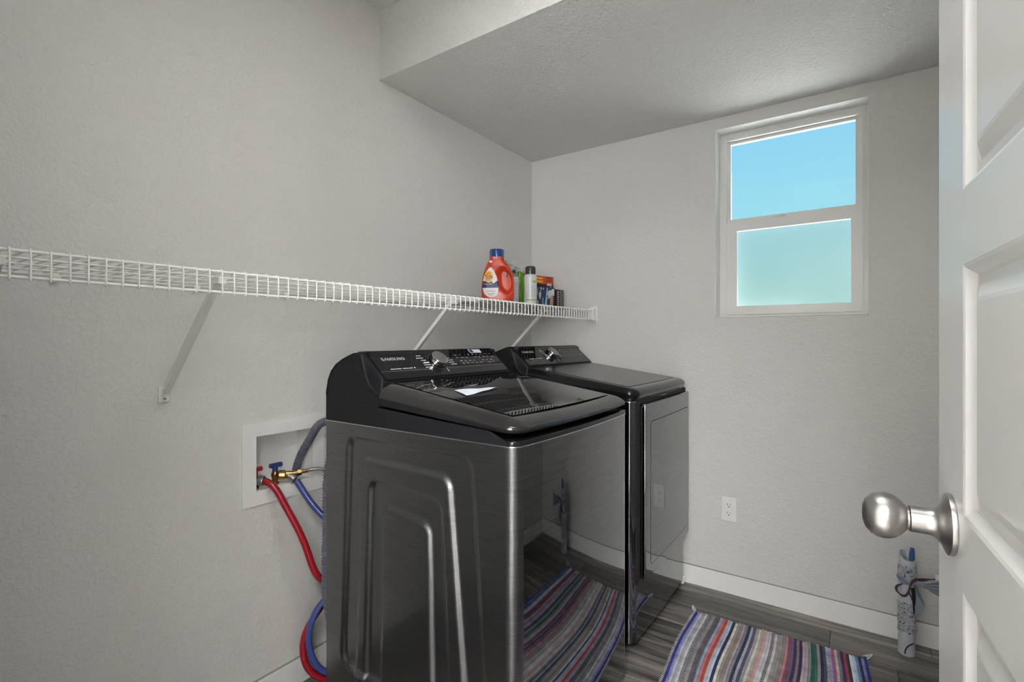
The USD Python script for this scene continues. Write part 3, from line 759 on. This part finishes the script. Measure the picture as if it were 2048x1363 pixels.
def decal(poly, off, th=.0004):
    """a label patch that follows the front of the bottle"""
    c = .0006
    x0, z0, x1, z1 = poly.bounds
    ii = np.arange(math.floor(x0 / c), math.ceil(x1 / c) + 1); jj = np.arange(math.floor(z0 / c), math.ceil(z1 / c) + 1)
    I, J = np.meshgrid(ii, jj, indexing='ij')
    y = np.array([[-bottle_depth(a * c, b * c) * (1 - .62 * float(recess(np.array(a * c), b * c))) for b in jj] for a in ii]) - off - th - .0006
    g = grid(np.stack([I * c, y, J * c], -1))
    nj = len(jj)
    cen = shapely.points((I[:-1, :-1] + .5).ravel() * c, (J[:-1, :-1] + .5).ravel() * c)
    keep = shapely.contains(poly, cen)
    f = g.faces[np.concatenate([keep, keep])]
    g = trimesh.Trimesh(g.vertices, f, process=False)
    g.remove_unreferenced_vertices()
    return g
def zp(px, py):
    return ((px - 550) * S, zz(py))
lab = Polygon([zp(*q) for q in ((418, 488), (462, 545), (505, 640), (540, 720), (556, 790), (560, 880), (556, 950), (545, 1010), (520, 1055), (470, 1078), (400, 1085), (335, 1066), (285, 1022), (258, 960), (246, 890), (248, 800), (258, 740), (280, 650), (330, 560), (375, 505))]).buffer(.001)
lb = obj('front_label', decal(lab, .0004), M['labelw'], tide, label='pale front label')
band = lab.intersection(Polygon([zp(*q) for q in ((200, 762), (400, 770), (560, 765), (600, 765), (600, 900), (200, 900))]))
obj('label_band', decal(band, .0009), M['labeln'], lb)
def ell(px, py, rx, ry):
    return affinity.scale(Point(*zp(px, py)).buffer(1, 16), rx * S, ry * S)
obj('round_logo', decal(ell(366, 675, 86, 122), .0014), M['labely'], lb, label='yellow round logo')
obj('logo_ring', decal(ell(366, 675, 62, 96).difference(ell(366, 675, 200, 44)), .0019), M['labelo'], lb)
tw = meshkit.text_mesh('Tide', .0135, .0001, bold=True)
tw.apply_translation(-tw.bounds.mean(0)); tw.apply_scale([.034 / (tw.bounds[1, 0] - tw.bounds[0, 0]), .0185 / (tw.bounds[1, 1] - tw.bounds[0, 1]), 1])
def wrap(mesh, px, py, off, ang=0.0):
    m = mesh.copy(); m.apply_transform(trimesh.transformations.rotation_matrix(ang, [0, 0, 1]))
    v = np.array(m.vertices); o = zp(px, py)
    x, z = v[:, 0] + o[0], v[:, 1] + o[1]
    y = np.array([-bottle_depth(a, b) for a, b in zip(x, z)]) - off - .0007 - (v[:, 2] - v[:, 2].min()) * 3
    return trimesh.Trimesh(np.column_stack([x, y, z]), m.faces, process=False)
obj('logo_lettering', wrap(tw, 366, 678, .0024, .10), M['labelb'], lb, label='blue logo lettering')
for txt, w, h, px, py, mt in (('HYGIENIC', .020, .0042, 312, 826, 'labelw'), ('CLEAN', .016, .0042, 398, 826, 'labelw'), ('10X', .009, .004, 345, 862, 'labellb')):
    t3 = meshkit.text_mesh(txt, .004, .0001, bold=True); t3.apply_translation(-t3.bounds.mean(0)); t3.apply_scale([w / (t3.bounds[1, 0] - t3.bounds[0, 0]), h / (t3.bounds[1, 1] - t3.bounds[0, 1]), 1])
    obj('label_lettering', wrap(t3, px, py, .0014), M[mt], lb)
rows_ = [sbox(*zp(x0, py + 5), *zp(x1, py - 5)) for x0, x1, py in ((312, 500, 960), (330, 490, 975), (330, 500, 1015), (350, 480, 1030), (370, 440, 1055))]
obj('label_small_print', [decal(q, .0010, .0002) for q in rows_], M['printg'], lb)
obj('label_badge', decal(Polygon([zp(*q) for q in ((425, 775), (468, 712), (520, 770), (462, 818))]), .0014), M['labelw'], lb)
obj('round_sticker', decal(ell(408, 366, 34, 26), .0006), M['labelw'], tide)

# clear spray bottle with a printed white label, behind the jug
def sprayer(t, z0, col, sc=1.0):
    obj('collar', lathe([(0, z0 - .018), (.0145, z0 - .018), (.0150, z0 - .002), (.011, z0), (0, z0)], 24), M[col], t, smooth=35)
    head = Polygon([(-.046, .028), (-.050, .012), (-.034, .009), (-.012, .006), (-.010, -.002), (.012, -.002), (.013, .010), (.034, .018), (.036, .026), (.028, .032), (-.02, .034)])
    head = affinity.scale(head, sc, sc, origin=(0, 0)).buffer(-.002).buffer(.002)
    hm = place(flat(head, .022), (0, .011, z0), (1, 0, 0), (0, 0, 1))
    obj('spray_head', hm, M[col], t, smooth=35)
    tg = Polygon([(-.030, .010), (-.024, .010), (-.021, -.010), (-.028, -.030), (-.034, -.030), (-.027, -.010)])
    obj('trigger', place(flat(affinity.scale(tg, sc, sc, origin=(0, 0)), .012), (0, .006, z0), (1, 0, 0), (0, 0, 1)), M[col], t)
    obj('nozzle', cube(-.058 * sc, -.048 * sc, -.007, .007, z0 + .012 * sc, z0 + .027 * sc, .002), M[col], t)
sp1 = thing('spray_bottle', 'clear spray bottle with a white printed label directly behind the detergent jug', 'spray bottle', (.196, 2.046, ZI), 62)
pr = [(.0, 0), (.031, .0), (.034, .006), (.034, .115), (.0335, .135), (.029, .152), (.020, .168), (.0135, .176), (.0135, .190), (0, .190)]
obj('body', lathe(pr, 40), M['clear'], sp1, smooth=35)
obj('label', lathe([(.0343, .010), (.0347, .011), (.0347, .140), (.0343, .141)], 40), M['labelw'], sp1, smooth=35)
lines = []
for k in range(10):
    z = .022 + k * .011
    lines.append(loft([np.array([[.0350 * math.cos(a), .0350 * math.sin(a), z + dz] for dz in (0, .0022)]) for a in np.linspace(-2.6, .9, 24)], False, False))
lm = []
for k in range(10):
    z = .022 + k * .0115
    lm.append(grid(np.array([[(.0351 * math.cos(a), .0351 * math.sin(a), z + dz) for dz in (0, .0016)] for a in np.linspace(-2.6, .9, 24)])))
obj('label_print', lm, M['wiregrey'], sp1)
obj('neck_ring', lathe([(.0140, .158), (.0185, .158), (.0185, .176), (.0140, .176)], 24), M['cangrey'], sp1, smooth=35)
sprayer(sp1, .200, 'frost', .8)

sp2 = thing('spray_bottle', 'glossy green spray bottle with a translucent white trigger head beside the white can', 'spray bottle', (.172, 2.158, ZI), 62)
rg = []
for z, a, b, c in ((0, .030, .020, 0), (.004, .0345, .0235, 0), (.06, .0345, .024, .000), (.095, .031, .0225, .002), (.115, .029, .022, .003), (.135, .026, .021, .001), (.155, .021, .018, -.002), (.168, .0165, .0155, -.003), (.176, .0140, .0140, -.003), (.184, .0140, .0140, -.003)):
    rg.append(superring(a, a, b, z, 40, 2.3, cx=c))
obj('body', loft(rg), M['green'], sp2, smooth=40)
obj('body_rib', [tube([(-.028 + .004 * k, -.0205 + .0005 * k, .02), (-.020 + .006 * k, -.0235, .06), (-.024 + .006 * k, -.0215, .10), (-.016 + .004 * k, -.0185, .14)], .0022, 8) for k in range(2)], M['olive'], sp2)
sprayer(sp2, .196, 'frost', .9)

can = thing('aerosol_can', 'white aerosol can with a dark grey cap and green print', 'aerosol can', (.270, 2.100, ZI), 40)
obj('can_body', lathe([(0, 0), (.029, 0), (.0318, .003), (.0322, .006), (.0322, .140), (.0312, .148), (.0275, .1545), (.0245, .156), (0, .156)], 48), M['canwhite'], can, smooth=35)
obj('cap', lathe([(0, .1525), (.0252, .1525), (.0258, .154), (.0256, .184), (.0245, .191), (.021, .1955), (.012, .1972), (0, .1975)], 40), M['cangrey'], can, smooth=35, label='dark grey cap')
def arc(r, a0, a1, z0, z1, n=16):
    return grid(np.array([[(r * math.cos(a), r * math.sin(a), z) for z in (z0, z1)] for a in np.linspace(a0, a1, n)]))
obj('green_stripe', arc(.0326, -2.35, .10, .0245, .0315, 30), M['olive'], can)
obj('green_emblem', [arc(.0326, -1.35, -.70, .112, .124), arc(.0326, -1.62, -1.50, .114, .120, 4)], M['olive'], can)
obj('small_print', [arc(.0325, -1.75 + .05 * (k % 3), -.62 - .07 * (k % 4), .046 + k * .0068, .048 + k * .0068) for k in range(8)], M['printg'], can)

def carton(name, label, x0, y0, ang, w, dp, h, mat, z=ZI):
    """front face along +x from its left front corner; ang = heading of the front edge from +y towards +x (degrees)"""
    a = math.radians(ang)
    t = thing(name, label, 'box', (x0, y0, z), 90 - ang)
    obj('carton', cube(0, w, 0, dp, 0, h, .0012), mat, t)
    return t
def onface(t, name, poly, mat, off=.0006, label=None):
    return obj(name, place(flat(poly, .0003), (0, -off + .0003, 0), (1, 0, 0), (0, 0, 1)), mat, t, label=label)
red = carton('cardboard_box', 'red and dark purple cardboard box with yellow print behind the white can', .125, 2.262, 15.5, .222, .055, .187, M['boxred'])
bd = onface(red, 'dark_field', sbox(.001, .001, .221, .142), M['boxdark'], .0006)
onface(red, 'orange_field', sbox(.060, .146, .152, .184), pbr('box_orange', (.62, .12, .012), .5), .0006)
onface(red, 'yellow_print', shapely.union_all([sbox(.085, .168, .135, .178), sbox(.090, .150, .135, .160)]), M['labely'], .0010)
onface(red, 'dark_print', shapely.union_all([sbox(.168, .178 - .008 * k, .212, .181 - .008 * k) for k in range(3)]), M['boxdark'], .0010)
onface(red, 'white_print', shapely.union_all([sbox(.172, .134, .207, .149), sbox(.192, .125, .207, .128)]), M['starw'], .0010)
onface(red, 'small_print', shapely.union_all([sbox(.07, .106, .14, .109), sbox(.10, .097, .17, .100)]), M['starw'], .0010)
carton('cardboard_box', 'tall beige carton at the wall behind the red box', .050, 2.375, 0, .085, .040, .221, M['boxbeige'])
navy = carton('cardboard_box', 'low navy blue box with a silver star shape in front of the red box', .250, 2.156, 15.5, .154, .048, .104, M['boxnavy'])
star = Polygon([(.094, .068), (.112, .092), (.124, .090), (.140, .100), (.150, .096), (.150, .062), (.136, .066), (.120, .052), (.103, .044), (.107, .062)])
onface(navy, 'silver_shape', star, M['starw'])
onface(navy, 'blue_streak', Polygon([(.078, .002), (.096, .002), (.100, .060), (.104, .103), (.096, .103), (.090, .060)]), M['labellb'])
onface(navy, 'tan_shape', Polygon([(.118, .002), (.140, .002), (.142, .060), (.134, .068), (.120, .058)]), M['skin'])
onface(navy, 'silver_print', shapely.union_all([Polygon([(.040, .075), (.056, .078), (.054, .058), (.048, .038), (.042, .052)]), sbox(.050, .094, .062, .101), sbox(.070, .092, .076, .100), sbox(.048, .082, .055, .089), sbox(.030, .004, .036, .034), sbox(.066, .004, .070, .050), sbox(.030, .060, .032, .095)]), M['starw'])
blk = carton('cardboard_box', 'small black and maroon box at the far end of the shelf goods', .298, 2.312, 2, .074, .066, .099, M['boxblack'])
onface(blk, 'maroon_field', sbox(.001, .001, .030, .098), M['maroon'])
onface(blk, 'white_print', shapely.union_all([affinity.rotate(sbox(.008, .006 + .0125 * k, .024 - .004 * (k % 2), .0115 + .0125 * k), 12 * (-1) ** k) for k in range(7)]), M['starw'], .0010)
onface(blk, 'grey_stripe', shapely.union_all([sbox(.042, .002, .047, .097), sbox(.060, .002, .063, .097)]), M['printg'])

# ------------------------------------------------------------------ washer supply box and hoses
wb = thing('washer_supply_box', 'white recessed washing machine supply box in the wall beside the washer', 'supply box', (0, 0, 0))
FY0, FY1, FZ0, FZ1 = .819, 1.114, .658, .925
fm = mbox(.0, .006, FY0, FY1, FZ0, FZ1) - mbox(-.05, .05, BY0 + .004, BY1 - .004, BZ0 + .001, BZ1 - .002)
obj('face_frame', fm, M['wplastic'], wb)
bk = mbox(-.094, .001, BY0 + .001, BY1 - .001, BZ0 + .0005, BZ1 - .0005) - mbox(-.090, .05, BY0 + .004, BY1 - .004, BZ0 + .0035, BZ1 - .003)
obj('box_shell', bk, M['wplastic'], wb)
VX = -.030
def valve(y, col, tee):
    v = obj('valve_body', [lathe([(0, BZ0 + .0035), (.0125, BZ0 + .0035), (.0125, BZ0 + .012), (.0095, BZ0 + .015), (.0105, BZ0 + .026), (.0125, BZ0 + .030), (.0125, BZ0 + .040), (.009, BZ0 + .046), (.006, BZ0 + .052), (0, BZ0 + .052)], 20, (VX, y, 0)),
                           tube([(VX, y, BZ0 + .034), (VX + .018, y + .006, BZ0 + .034)], .010, 16)], M['brass'], wb, smooth=35, label='brass stop valve')
    h = obj('valve_handle', [lathe([(0, BZ0 + .048), (.0095, BZ0 + .048), (.0085, BZ0 + .064), (0, BZ0 + .065)], 18, (VX, y, 0)), cube(VX - .007, VX + .007, y - .020, y + .025, BZ0 + .060, BZ0 + .075, .003)], M[col], v, smooth=30)
    return v
valve(.878, 'redplastic', False)
valve(.948, 'blueplastic', True)
obj('nut', [lathe([(.0155, 0), (.0165, .002), (.0165, .016), (.0155, .018), (.008, .018), (.008, 0)], 20, (VX + .015, .882, BZ0 + .034), (.75, .55, -.15))], M['steelknob'], wb, smooth=30, label='steel hose nut')
# brass Y at the cold valve
obj('hose_tee', [lathe([(.0, 0), (.0155, 0), (.0165, .003), (.0165, .020), (.014, .022), (0, .022)], 20, (VX + .012, .953, BZ0 + .034), (.55, .83, 0)),
                 tube([(VX + .024, .972, BZ0 + .034), (VX + .034, .992, BZ0 + .034), (VX + .040, 1.006, BZ0 + .036)], [.012, .0105, .009], 14),
                 tube([(VX + .026, .975, BZ0 + .032), (VX + .042, .985, BZ0 + .020)], .0115, 14)], M['brassb'], wb, smooth=30, label='brass tee on the cold valve')
obj('nut', lathe([(0, 0), (.0135, 0), (.014, .002), (.014, .018), (.011, .020), (0, .020)], 20, (VX + .036, .982, BZ0 + .026), (.75, .45, -.52)), M['steelknob'], wb, smooth=30)
obj('nut', [lathe([(0, 0), (.0115, 0), (.0115, .012), (0, .012)], 6, (VX + .039, 1.006, BZ0 + .036), (.35, .93, .05)), lathe([(0, .012), (.0065, .012), (.0065, .034), (0, .034)], 14, (VX + .039, 1.006, BZ0 + .036), (.35, .93, .05))], M['brassb'], wb)
obj('drain_cup', lathe([(.018, BZ0 + .0036), (.026, BZ0 + .0036), (.026, BZ0 + .0052), (.018, BZ0 + .0052)], 28, (-.042, 1.030, 0)), M['wplastic'], wb)

hp = spline([(.0010, .8936, BZ0 + .0307), (.022, .906, BZ0 + .019), (.052, .928, .664), (.082, .955, .585), (.105, .985, .485), (.118, 1.022, .392), (.114, 1.066, .340), (.100, 1.030, .278), (.087, .984, .205), (.090, .982, .125), (.110, 1.018, .060), (.14, 1.075, .040)], 110)
obj('red_hose', tube(hp, .0112, 16), M['redhose'], None, smooth=40, label='red rubber hot water hose running from the wall box down behind the washer', cat='hose')
hp = spline([(.0242, .9936, BZ0 + .0130), (.036, 1.001, .692), (.062, 1.012, .655), (.100, 1.030, .610), (.145, 1.058, .560), (.166, 1.095, .48), (.160, 1.110, .400), (.146, 1.066, .348), (.130, 1.010, .305), (.115, .984, .235), (.118, .988, .150), (.138, 1.020, .088), (.16, 1.070, .070)], 110)
obj('blue_hose', tube(hp, .0106, 16), M['bluehose'], None, smooth=40, label='blue rubber cold water hose running from the brass tee down behind the washer', cat='hose')
hp = spline([(.0219, 1.0395, BZ0 + .0379), (.034, 1.060, BZ0 + .041), (.060, 1.085, BZ0 + .036), (.10, 1.11, BZ0 + .01), (.14, 1.15, .64)], 30)
obj('grey_tube', tube(hp, .0062, 12), M['greytube'], None, smooth=40, label='thin grey supply tube leaving the brass tee', cat='hose')
hp = spline([(-.042, 1.030, BZ0 + .012), (-.036, 1.033, .745), (-.012, 1.040, .80), (.030, 1.050, .862), (.075, 1.052, .905), (.120, 1.060, .915), (.155, 1.050, .885), (.173, 1.020, .80), (.177, 1.006, .62), (.177, 1.003, .42), (.174, 1.02, .28), (.16, 1.06, .2)], 520)
s = np.arange(len(hp))
obj('drain_hose', tube(hp, .0128 + .0017 * np.sign(np.sin(s * 2 * np.pi / 5.2)), 18), M['greyhose'], None, smooth=False, label='grey corrugated drain hose arching out of the wall box', cat='hose')

# ------------------------------------------------------------------ power outlet on the window wall
ol_ = thing('wall_outlet', 'white duplex power outlet low on the window wall', 'power outlet', (1.107, YF, .3935))
pl = cube(-.035, .035, -.0055, 0, -.0575, .0575, .003)
obj('cover_plate', pl, M['wplastic'], ol_)
for s_ in (1, -1):
    zc = s_ * .0195
    g = obj('socket', place(flat(Point(0, 0).buffer(.0172, 24).intersection(sbox(-.02, -.0145, .02, .0145)), .0012), (0, -.0055, zc), (1, 0, 0), (0, 0, 1)), M['wplastic'], ol_)
    obj('socket_slot', [cube(-.0070, -.0050, -.0071, -.0066, zc + .001, zc + .009, .0), cube(.0050, .0068, -.0071, -.0066, zc + .002, zc + .008, .0)], M['slot'], g)
    obj('socket_slot', place(flat(Point(0, -.0065).buffer(.0026, 10), .0006), (0, -.0066, zc), (1, 0, 0), (0, 0, 1)), M['slot'], g)
obj('screw', lathe([(0, 0), (.003, 0), (.0025, .001), (0, .0012)], 12, (0, -.0055, 0), (0, -1, 0)), M['wplastic'], ol_)

# ------------------------------------------------------------------ PVC conduit stub with torn sheathing and loose wires
pp = thing('conduit_stub', 'pale blue plastic conduit stub with torn sheathing and loose wires standing by the window wall', 'pipe', (1.762, 2.432, 0))
rp = .0265
n = 48
rings = []
zs_ = np.linspace(0, .392, 60)
ang = np.arange(n) * 2 * np.pi / n
for z in zs_:
    wob = 1 + .03 * (meshkit.noise(np.column_stack([np.cos(ang) * 2, np.sin(ang) * 2, np.full(n, z * 40)])) - .5)
    top = np.minimum(z, .392 - .030 * (0.5 + 0.5 * np.cos(ang + 1.0)) - .006 * meshkit.noise(np.column_stack([np.cos(ang) * 4, np.sin(ang) * 4, np.zeros(n)])))
    lean = (z * -.012)
    rings.append(np.column_stack([rp * wob * np.cos(ang) + lean * -.6, rp * wob * np.sin(ang), top]))
inner = [np.column_stack([r[:, :2] * .86, r[:, 2]]) for r in rings[::-1][:30]]
obj('pipe', loft(rings + inner, True, False), M['pvcclean'], pp, smooth=50, label='pale blue plastic pipe')
for z0, z1, jag in ((.288, .342, .010), (.088, .202, .012)):
    aa = np.linspace(-3.1, .6, 60); zq = np.linspace(z0, z1, 26)
    G = np.array([[(a, z) for z in zq] for a in aa])
    nz_ = meshkit.fbm(np.dstack([G[..., 0] * 4, G[..., 1] * 90, np.full(G.shape[:2], 3.0)]), 3, 5)
    ed = jag * (meshkit.noise(np.dstack([G[..., 0] * 4, np.full(G.shape[:2], z0 * 90), np.zeros(G.shape[:2])])) - .5)
    r_ = rp + .0016 + .0045 * (nz_ - .35)
    obj('crumpled_film', grid(np.dstack([r_ * np.cos(G[..., 0]) + G[..., 1] * .007, r_ * np.sin(G[..., 0]), G[..., 1] + ed])), M['pvc'], pp, smooth=25, label='crumpled silver and black film round the pipe')
# torn flap on the right
fl_ = np.array([[(.020 + .030 * u * math.sin(math.pi * (v * .9 + .08)) + .004 * math.sin(7 * v), -.018 - .010 * u - .006 * math.sin(5 * v + u * 3), .150 + .135 * v - .02 * u * (v - .5)) for v in np.linspace(0, 1, 14)] for u in np.linspace(0, 1, 6)])
obj('torn_flap', [grid(fl_), grid(fl_ + [.0012, .0014, 0], True)], M['film'], pp, smooth=30, label='torn grey film flap')
obj('dark_gap', tube(spline([(.019, -.020, .165), (.021, -.020, .20), (.020, -.021, .235), (.016, -.022, .262)], 20), np.linspace(.004, .007, 20), 8), M['black'], pp)
for k in range(3):
    q = spline([(-.020 + .004 * k, -.022, .262 + .004 * k), (-.026, -.026 - .002 * k, .235), (-.010, -.031 - .002 * k, .226 + .003 * k), (.006, -.031, .250 + .004 * k), (.018, -.028, .286 + .004 * k), (.052, -.024, .298 + .004 * k), (.080 + .006 * k, -.020, .312 + .003 * k)], 36)
    obj('wire', tube(q, .0022, 8), M['wire'], pp, smooth=40)
q = spline([(.004, -.031, .252), (.010, -.031, .235), (.016, -.028, .218)], 14)
obj('wire', tube(q, .0022, 8), M['wire'], pp, smooth=40)
q = spline([(.020, -.024, .055), (.006, -.031, .046), (-.004, -.030, .028), (-.006, -.029, .010)], 18)
obj('wire', tube(q, .0022, 8), M['wire'], pp, smooth=40)
for k in range(5):
    q = spline([(.016, -.020, .280 + .004 * k), (.050, -.022 - .002 * k, .272 + .006 * k), (.085, -.018, .262 + .013 * k), (.118 + .004 * k, -.012, .246 + .018 * k)], 20)
    obj('wire', tube(q, .0019, 8), M['wiregrey'], pp, smooth=40)
ff = np.array([[(.050 + .075 * u, -.014 - .003 * math.sin(4 * v + 3 * u), .276 + (v - .5) * (.012 + .070 * u)) for v in np.linspace(0, 1, 8)] for u in np.linspace(0, 1, 8)])
obj('film', [grid(ff), grid(ff + [0, .001, 0], True)], M['film'], pp, smooth=30, label='fanned grey film between the wires')
obj('wire_connector', cube(.082, .094, -.028, -.016, .312, .328, .002), M['wplastic'], pp)
obj('wire_nut', [tube([(.016, -.010, .365), (.016, -.010, .385), (.017, -.010, .408)], [.0085, .0085, .0065], 14), tube([(.012, -.014, .352), (.016, -.010, .368)], .006, 10)], M['wireblue'], pp, smooth=35, label='blue wire nut')
obj('tape', [tube(spline([((rp + .003) * math.cos(a), (rp + .003) * math.sin(a), .284 + .010 * math.sin(2 * a + k)) for a in np.linspace(-2.9, -.1, 8)], 24), .003, 6) for k in range(3)], M['film'], pp, smooth=35, label='crumpled silver tape')

# ------------------------------------------------------------------ sheet of paper lying on the lid
def lid_z(x, y):
    lx, ly = x - .2, y - .985
    return zt(lx) + .0008 + .0035 * (1 - ((ly - W / 2) / (W / 2)) ** 2)
uu = np.linspace(0, 1, 10)
ps = np.array([[(lambda x, y: (x, y, lid_z(x, y) + .0012 + .004 * max(0, u + v - 1.2) + .0018 * abs(math.sin(6 * u + 2 * v))))(.625 + .070 * v + .035 * u - .06 * u * v, 1.125 + .175 * u - .025 * v) for v in uu] for u in uu])
obj('paper_sheet', [grid(ps), grid(ps - [0, 0, .0006], True)], M['paper'], None, smooth=30, label='small creased white paper sheet lying on the washer lid', cat='paper')

# ------------------------------------------------------------------ striped rag rug
rug = thing('rag_rug', 'multicoloured striped woven rag rug on the plank floor in front of the washer and dryer', 'rug', (1.010, 2.268, 0), 2.6)
C = dict(w=(.74, .74, .76), k=(.020, .022, .032), b=(.030, .045, .36), gb=(.32, .345, .45), g=(.38, .375, .39), m=(.22, .19, .22), r=(.55, .10, .075), dr=(.14, .02, .03), pk=(.52, .40, .45), lb=(.26, .48, .74), n=(.035, .045, .12), c=(.68, .65, .58), t=(.30, .255, .21), li=(.54, .50, .57), sl=(.14, .16, .22), p=(.085, .035, .20), pr=(.52, .16, .20), gr=(.03, .17, .11), o=(.75, .085, .03), pm=(.54, .27, .32))
pairs = 'kw bk bw gbw gbg wg gk kw gm mk mk gblb rpk rdr pkpk lbw nk wc gt tt pkg slg nk slw nsl lik cc ck wr wli liw kw liw gt tg gk prpk prk npk pk pkk kp pkpk gpk ppmpk grk grn ck nk nsl nw bw prp wp tk pk on kn wc lbw lbn kn bw bk'.split()
def parse(s):
    for i in range(1, len(s)):
        if s[:i] in C and s[i:] in C:
            return s[:i], s[i:]
    return ('g', 'k')
cords = [parse(s) for s in pairs]
NW, RW, RL = len(cords), .632, 1.28
pitch = RW / NW
rugmat = {}
def cordmat(a, b):
    if (a, b) not in rugmat:
        rugmat[(a, b)] = usdkit.material(stage, L + f'rag_{a}_{b}', {
            "t": ("texture_coordinate", {}), "s": ("separate_xyz", {}), "o": ("object_info", {}),
            "g": ("geometry", {}), "n": ("noise_texture", {"scale": 26.0, "detail": 2.0}),
            "sx": ("math", {"math_type": "multiply_add", "value2": 2 * math.pi / .0092}), "ph": ("math", {"math_type": "multiply", "value2": 40.0}),
            "si": ("math", {"math_type": "sine"}), "th": ("map_range", {"from_min": 0.10, "from_max": 0.35, "to_min": 0.0, "to_max": 1.0, "clamp": True}),
            "mx": ("mix", {"color1": C[a], "color2": C[b]}), "hv": ("map_range", {"from_min": 0.2, "from_max": 0.8, "to_min": 0.65, "to_max": 1.3}), "cc": ("combine_color", {}), "mu": ("mix", {"mix_type": "multiply", "fac": 1.0}),
            "p": ("principled_bsdf", {"roughness": 0.9})},
            [("g.position", "s.vector"), ("s.y", "sx.value1"), ("o.random", "ph.value1"), ("ph.value", "sx.value3"), ("sx.value", "si.value1"), ("si.value", "th.value"), ("th.result", "mx.fac"),
             ("g.position", "n.vector"), ("n.fac", "hv.value"), ("hv.result", "cc.r"), ("hv.result", "cc.g"), ("hv.result", "cc.b"), ("mx.color", "mu.color1"), ("cc.color", "mu.color2"), ("mu.color", "p.base_color")], surface="p.BSDF")
    return rugmat[(a, b)]
NY = 420
for k, (a, b) in enumerate(cords):
    over = RNG.uniform(-.004, .006)
    yy = np.linspace(over, -RL + RNG.uniform(-.004, .006), NY)
    ph = RNG.uniform(0, 6)
    def wob(y, kk):
        return .0055 * math.sin(y * 5.2 + kk * .05) + .0035 * math.sin(y * 11 + 1 + kk * .06)
    x0 = pitch * (k + .5)
    bul = .80 + .20 * np.abs(np.sin(yy * np.pi / .0092 + ph))
    hh = .0062 * (1 + .25 * RNG.uniform(-1, 1))
    rings = []
    for i, y in enumerate(yy):
        w = pitch * .54 * (.9 + .1 * bul[i]) * (.6 if i in (0, NY - 1) else 1)
        h = hh * bul[i] * (.5 if i in (0, NY - 1) else 1)
        cx = x0 + wob(y, k)
        rings.append([(cx - w, y, .0006), (cx - w * .8, y, h * .62), (cx, y, h), (cx + w * .8, y, h * .62), (cx + w, y, .0006)])
    obj('rag_strip', loft([np.array(r) for r in rings], flip=True), cordmat(a, b), rug, smooth=60)
for s_, x in ((0, .006), (1, RW - .004)):
    obj('corner_tuft', [tube(spline([(x, -.006, .005), (x + .004 * (-1) ** k - .01 * (1 - 2 * s_) * k * .6, .012 + .006 * k, .006 + .003 * k), (x - .012 + .006 * k, .014 + .002 * k, .004)], 10), .0024, 6) for k in range(3)], pbr(f'tuft_{s_}', (.45, .50, .58), .9), rug)
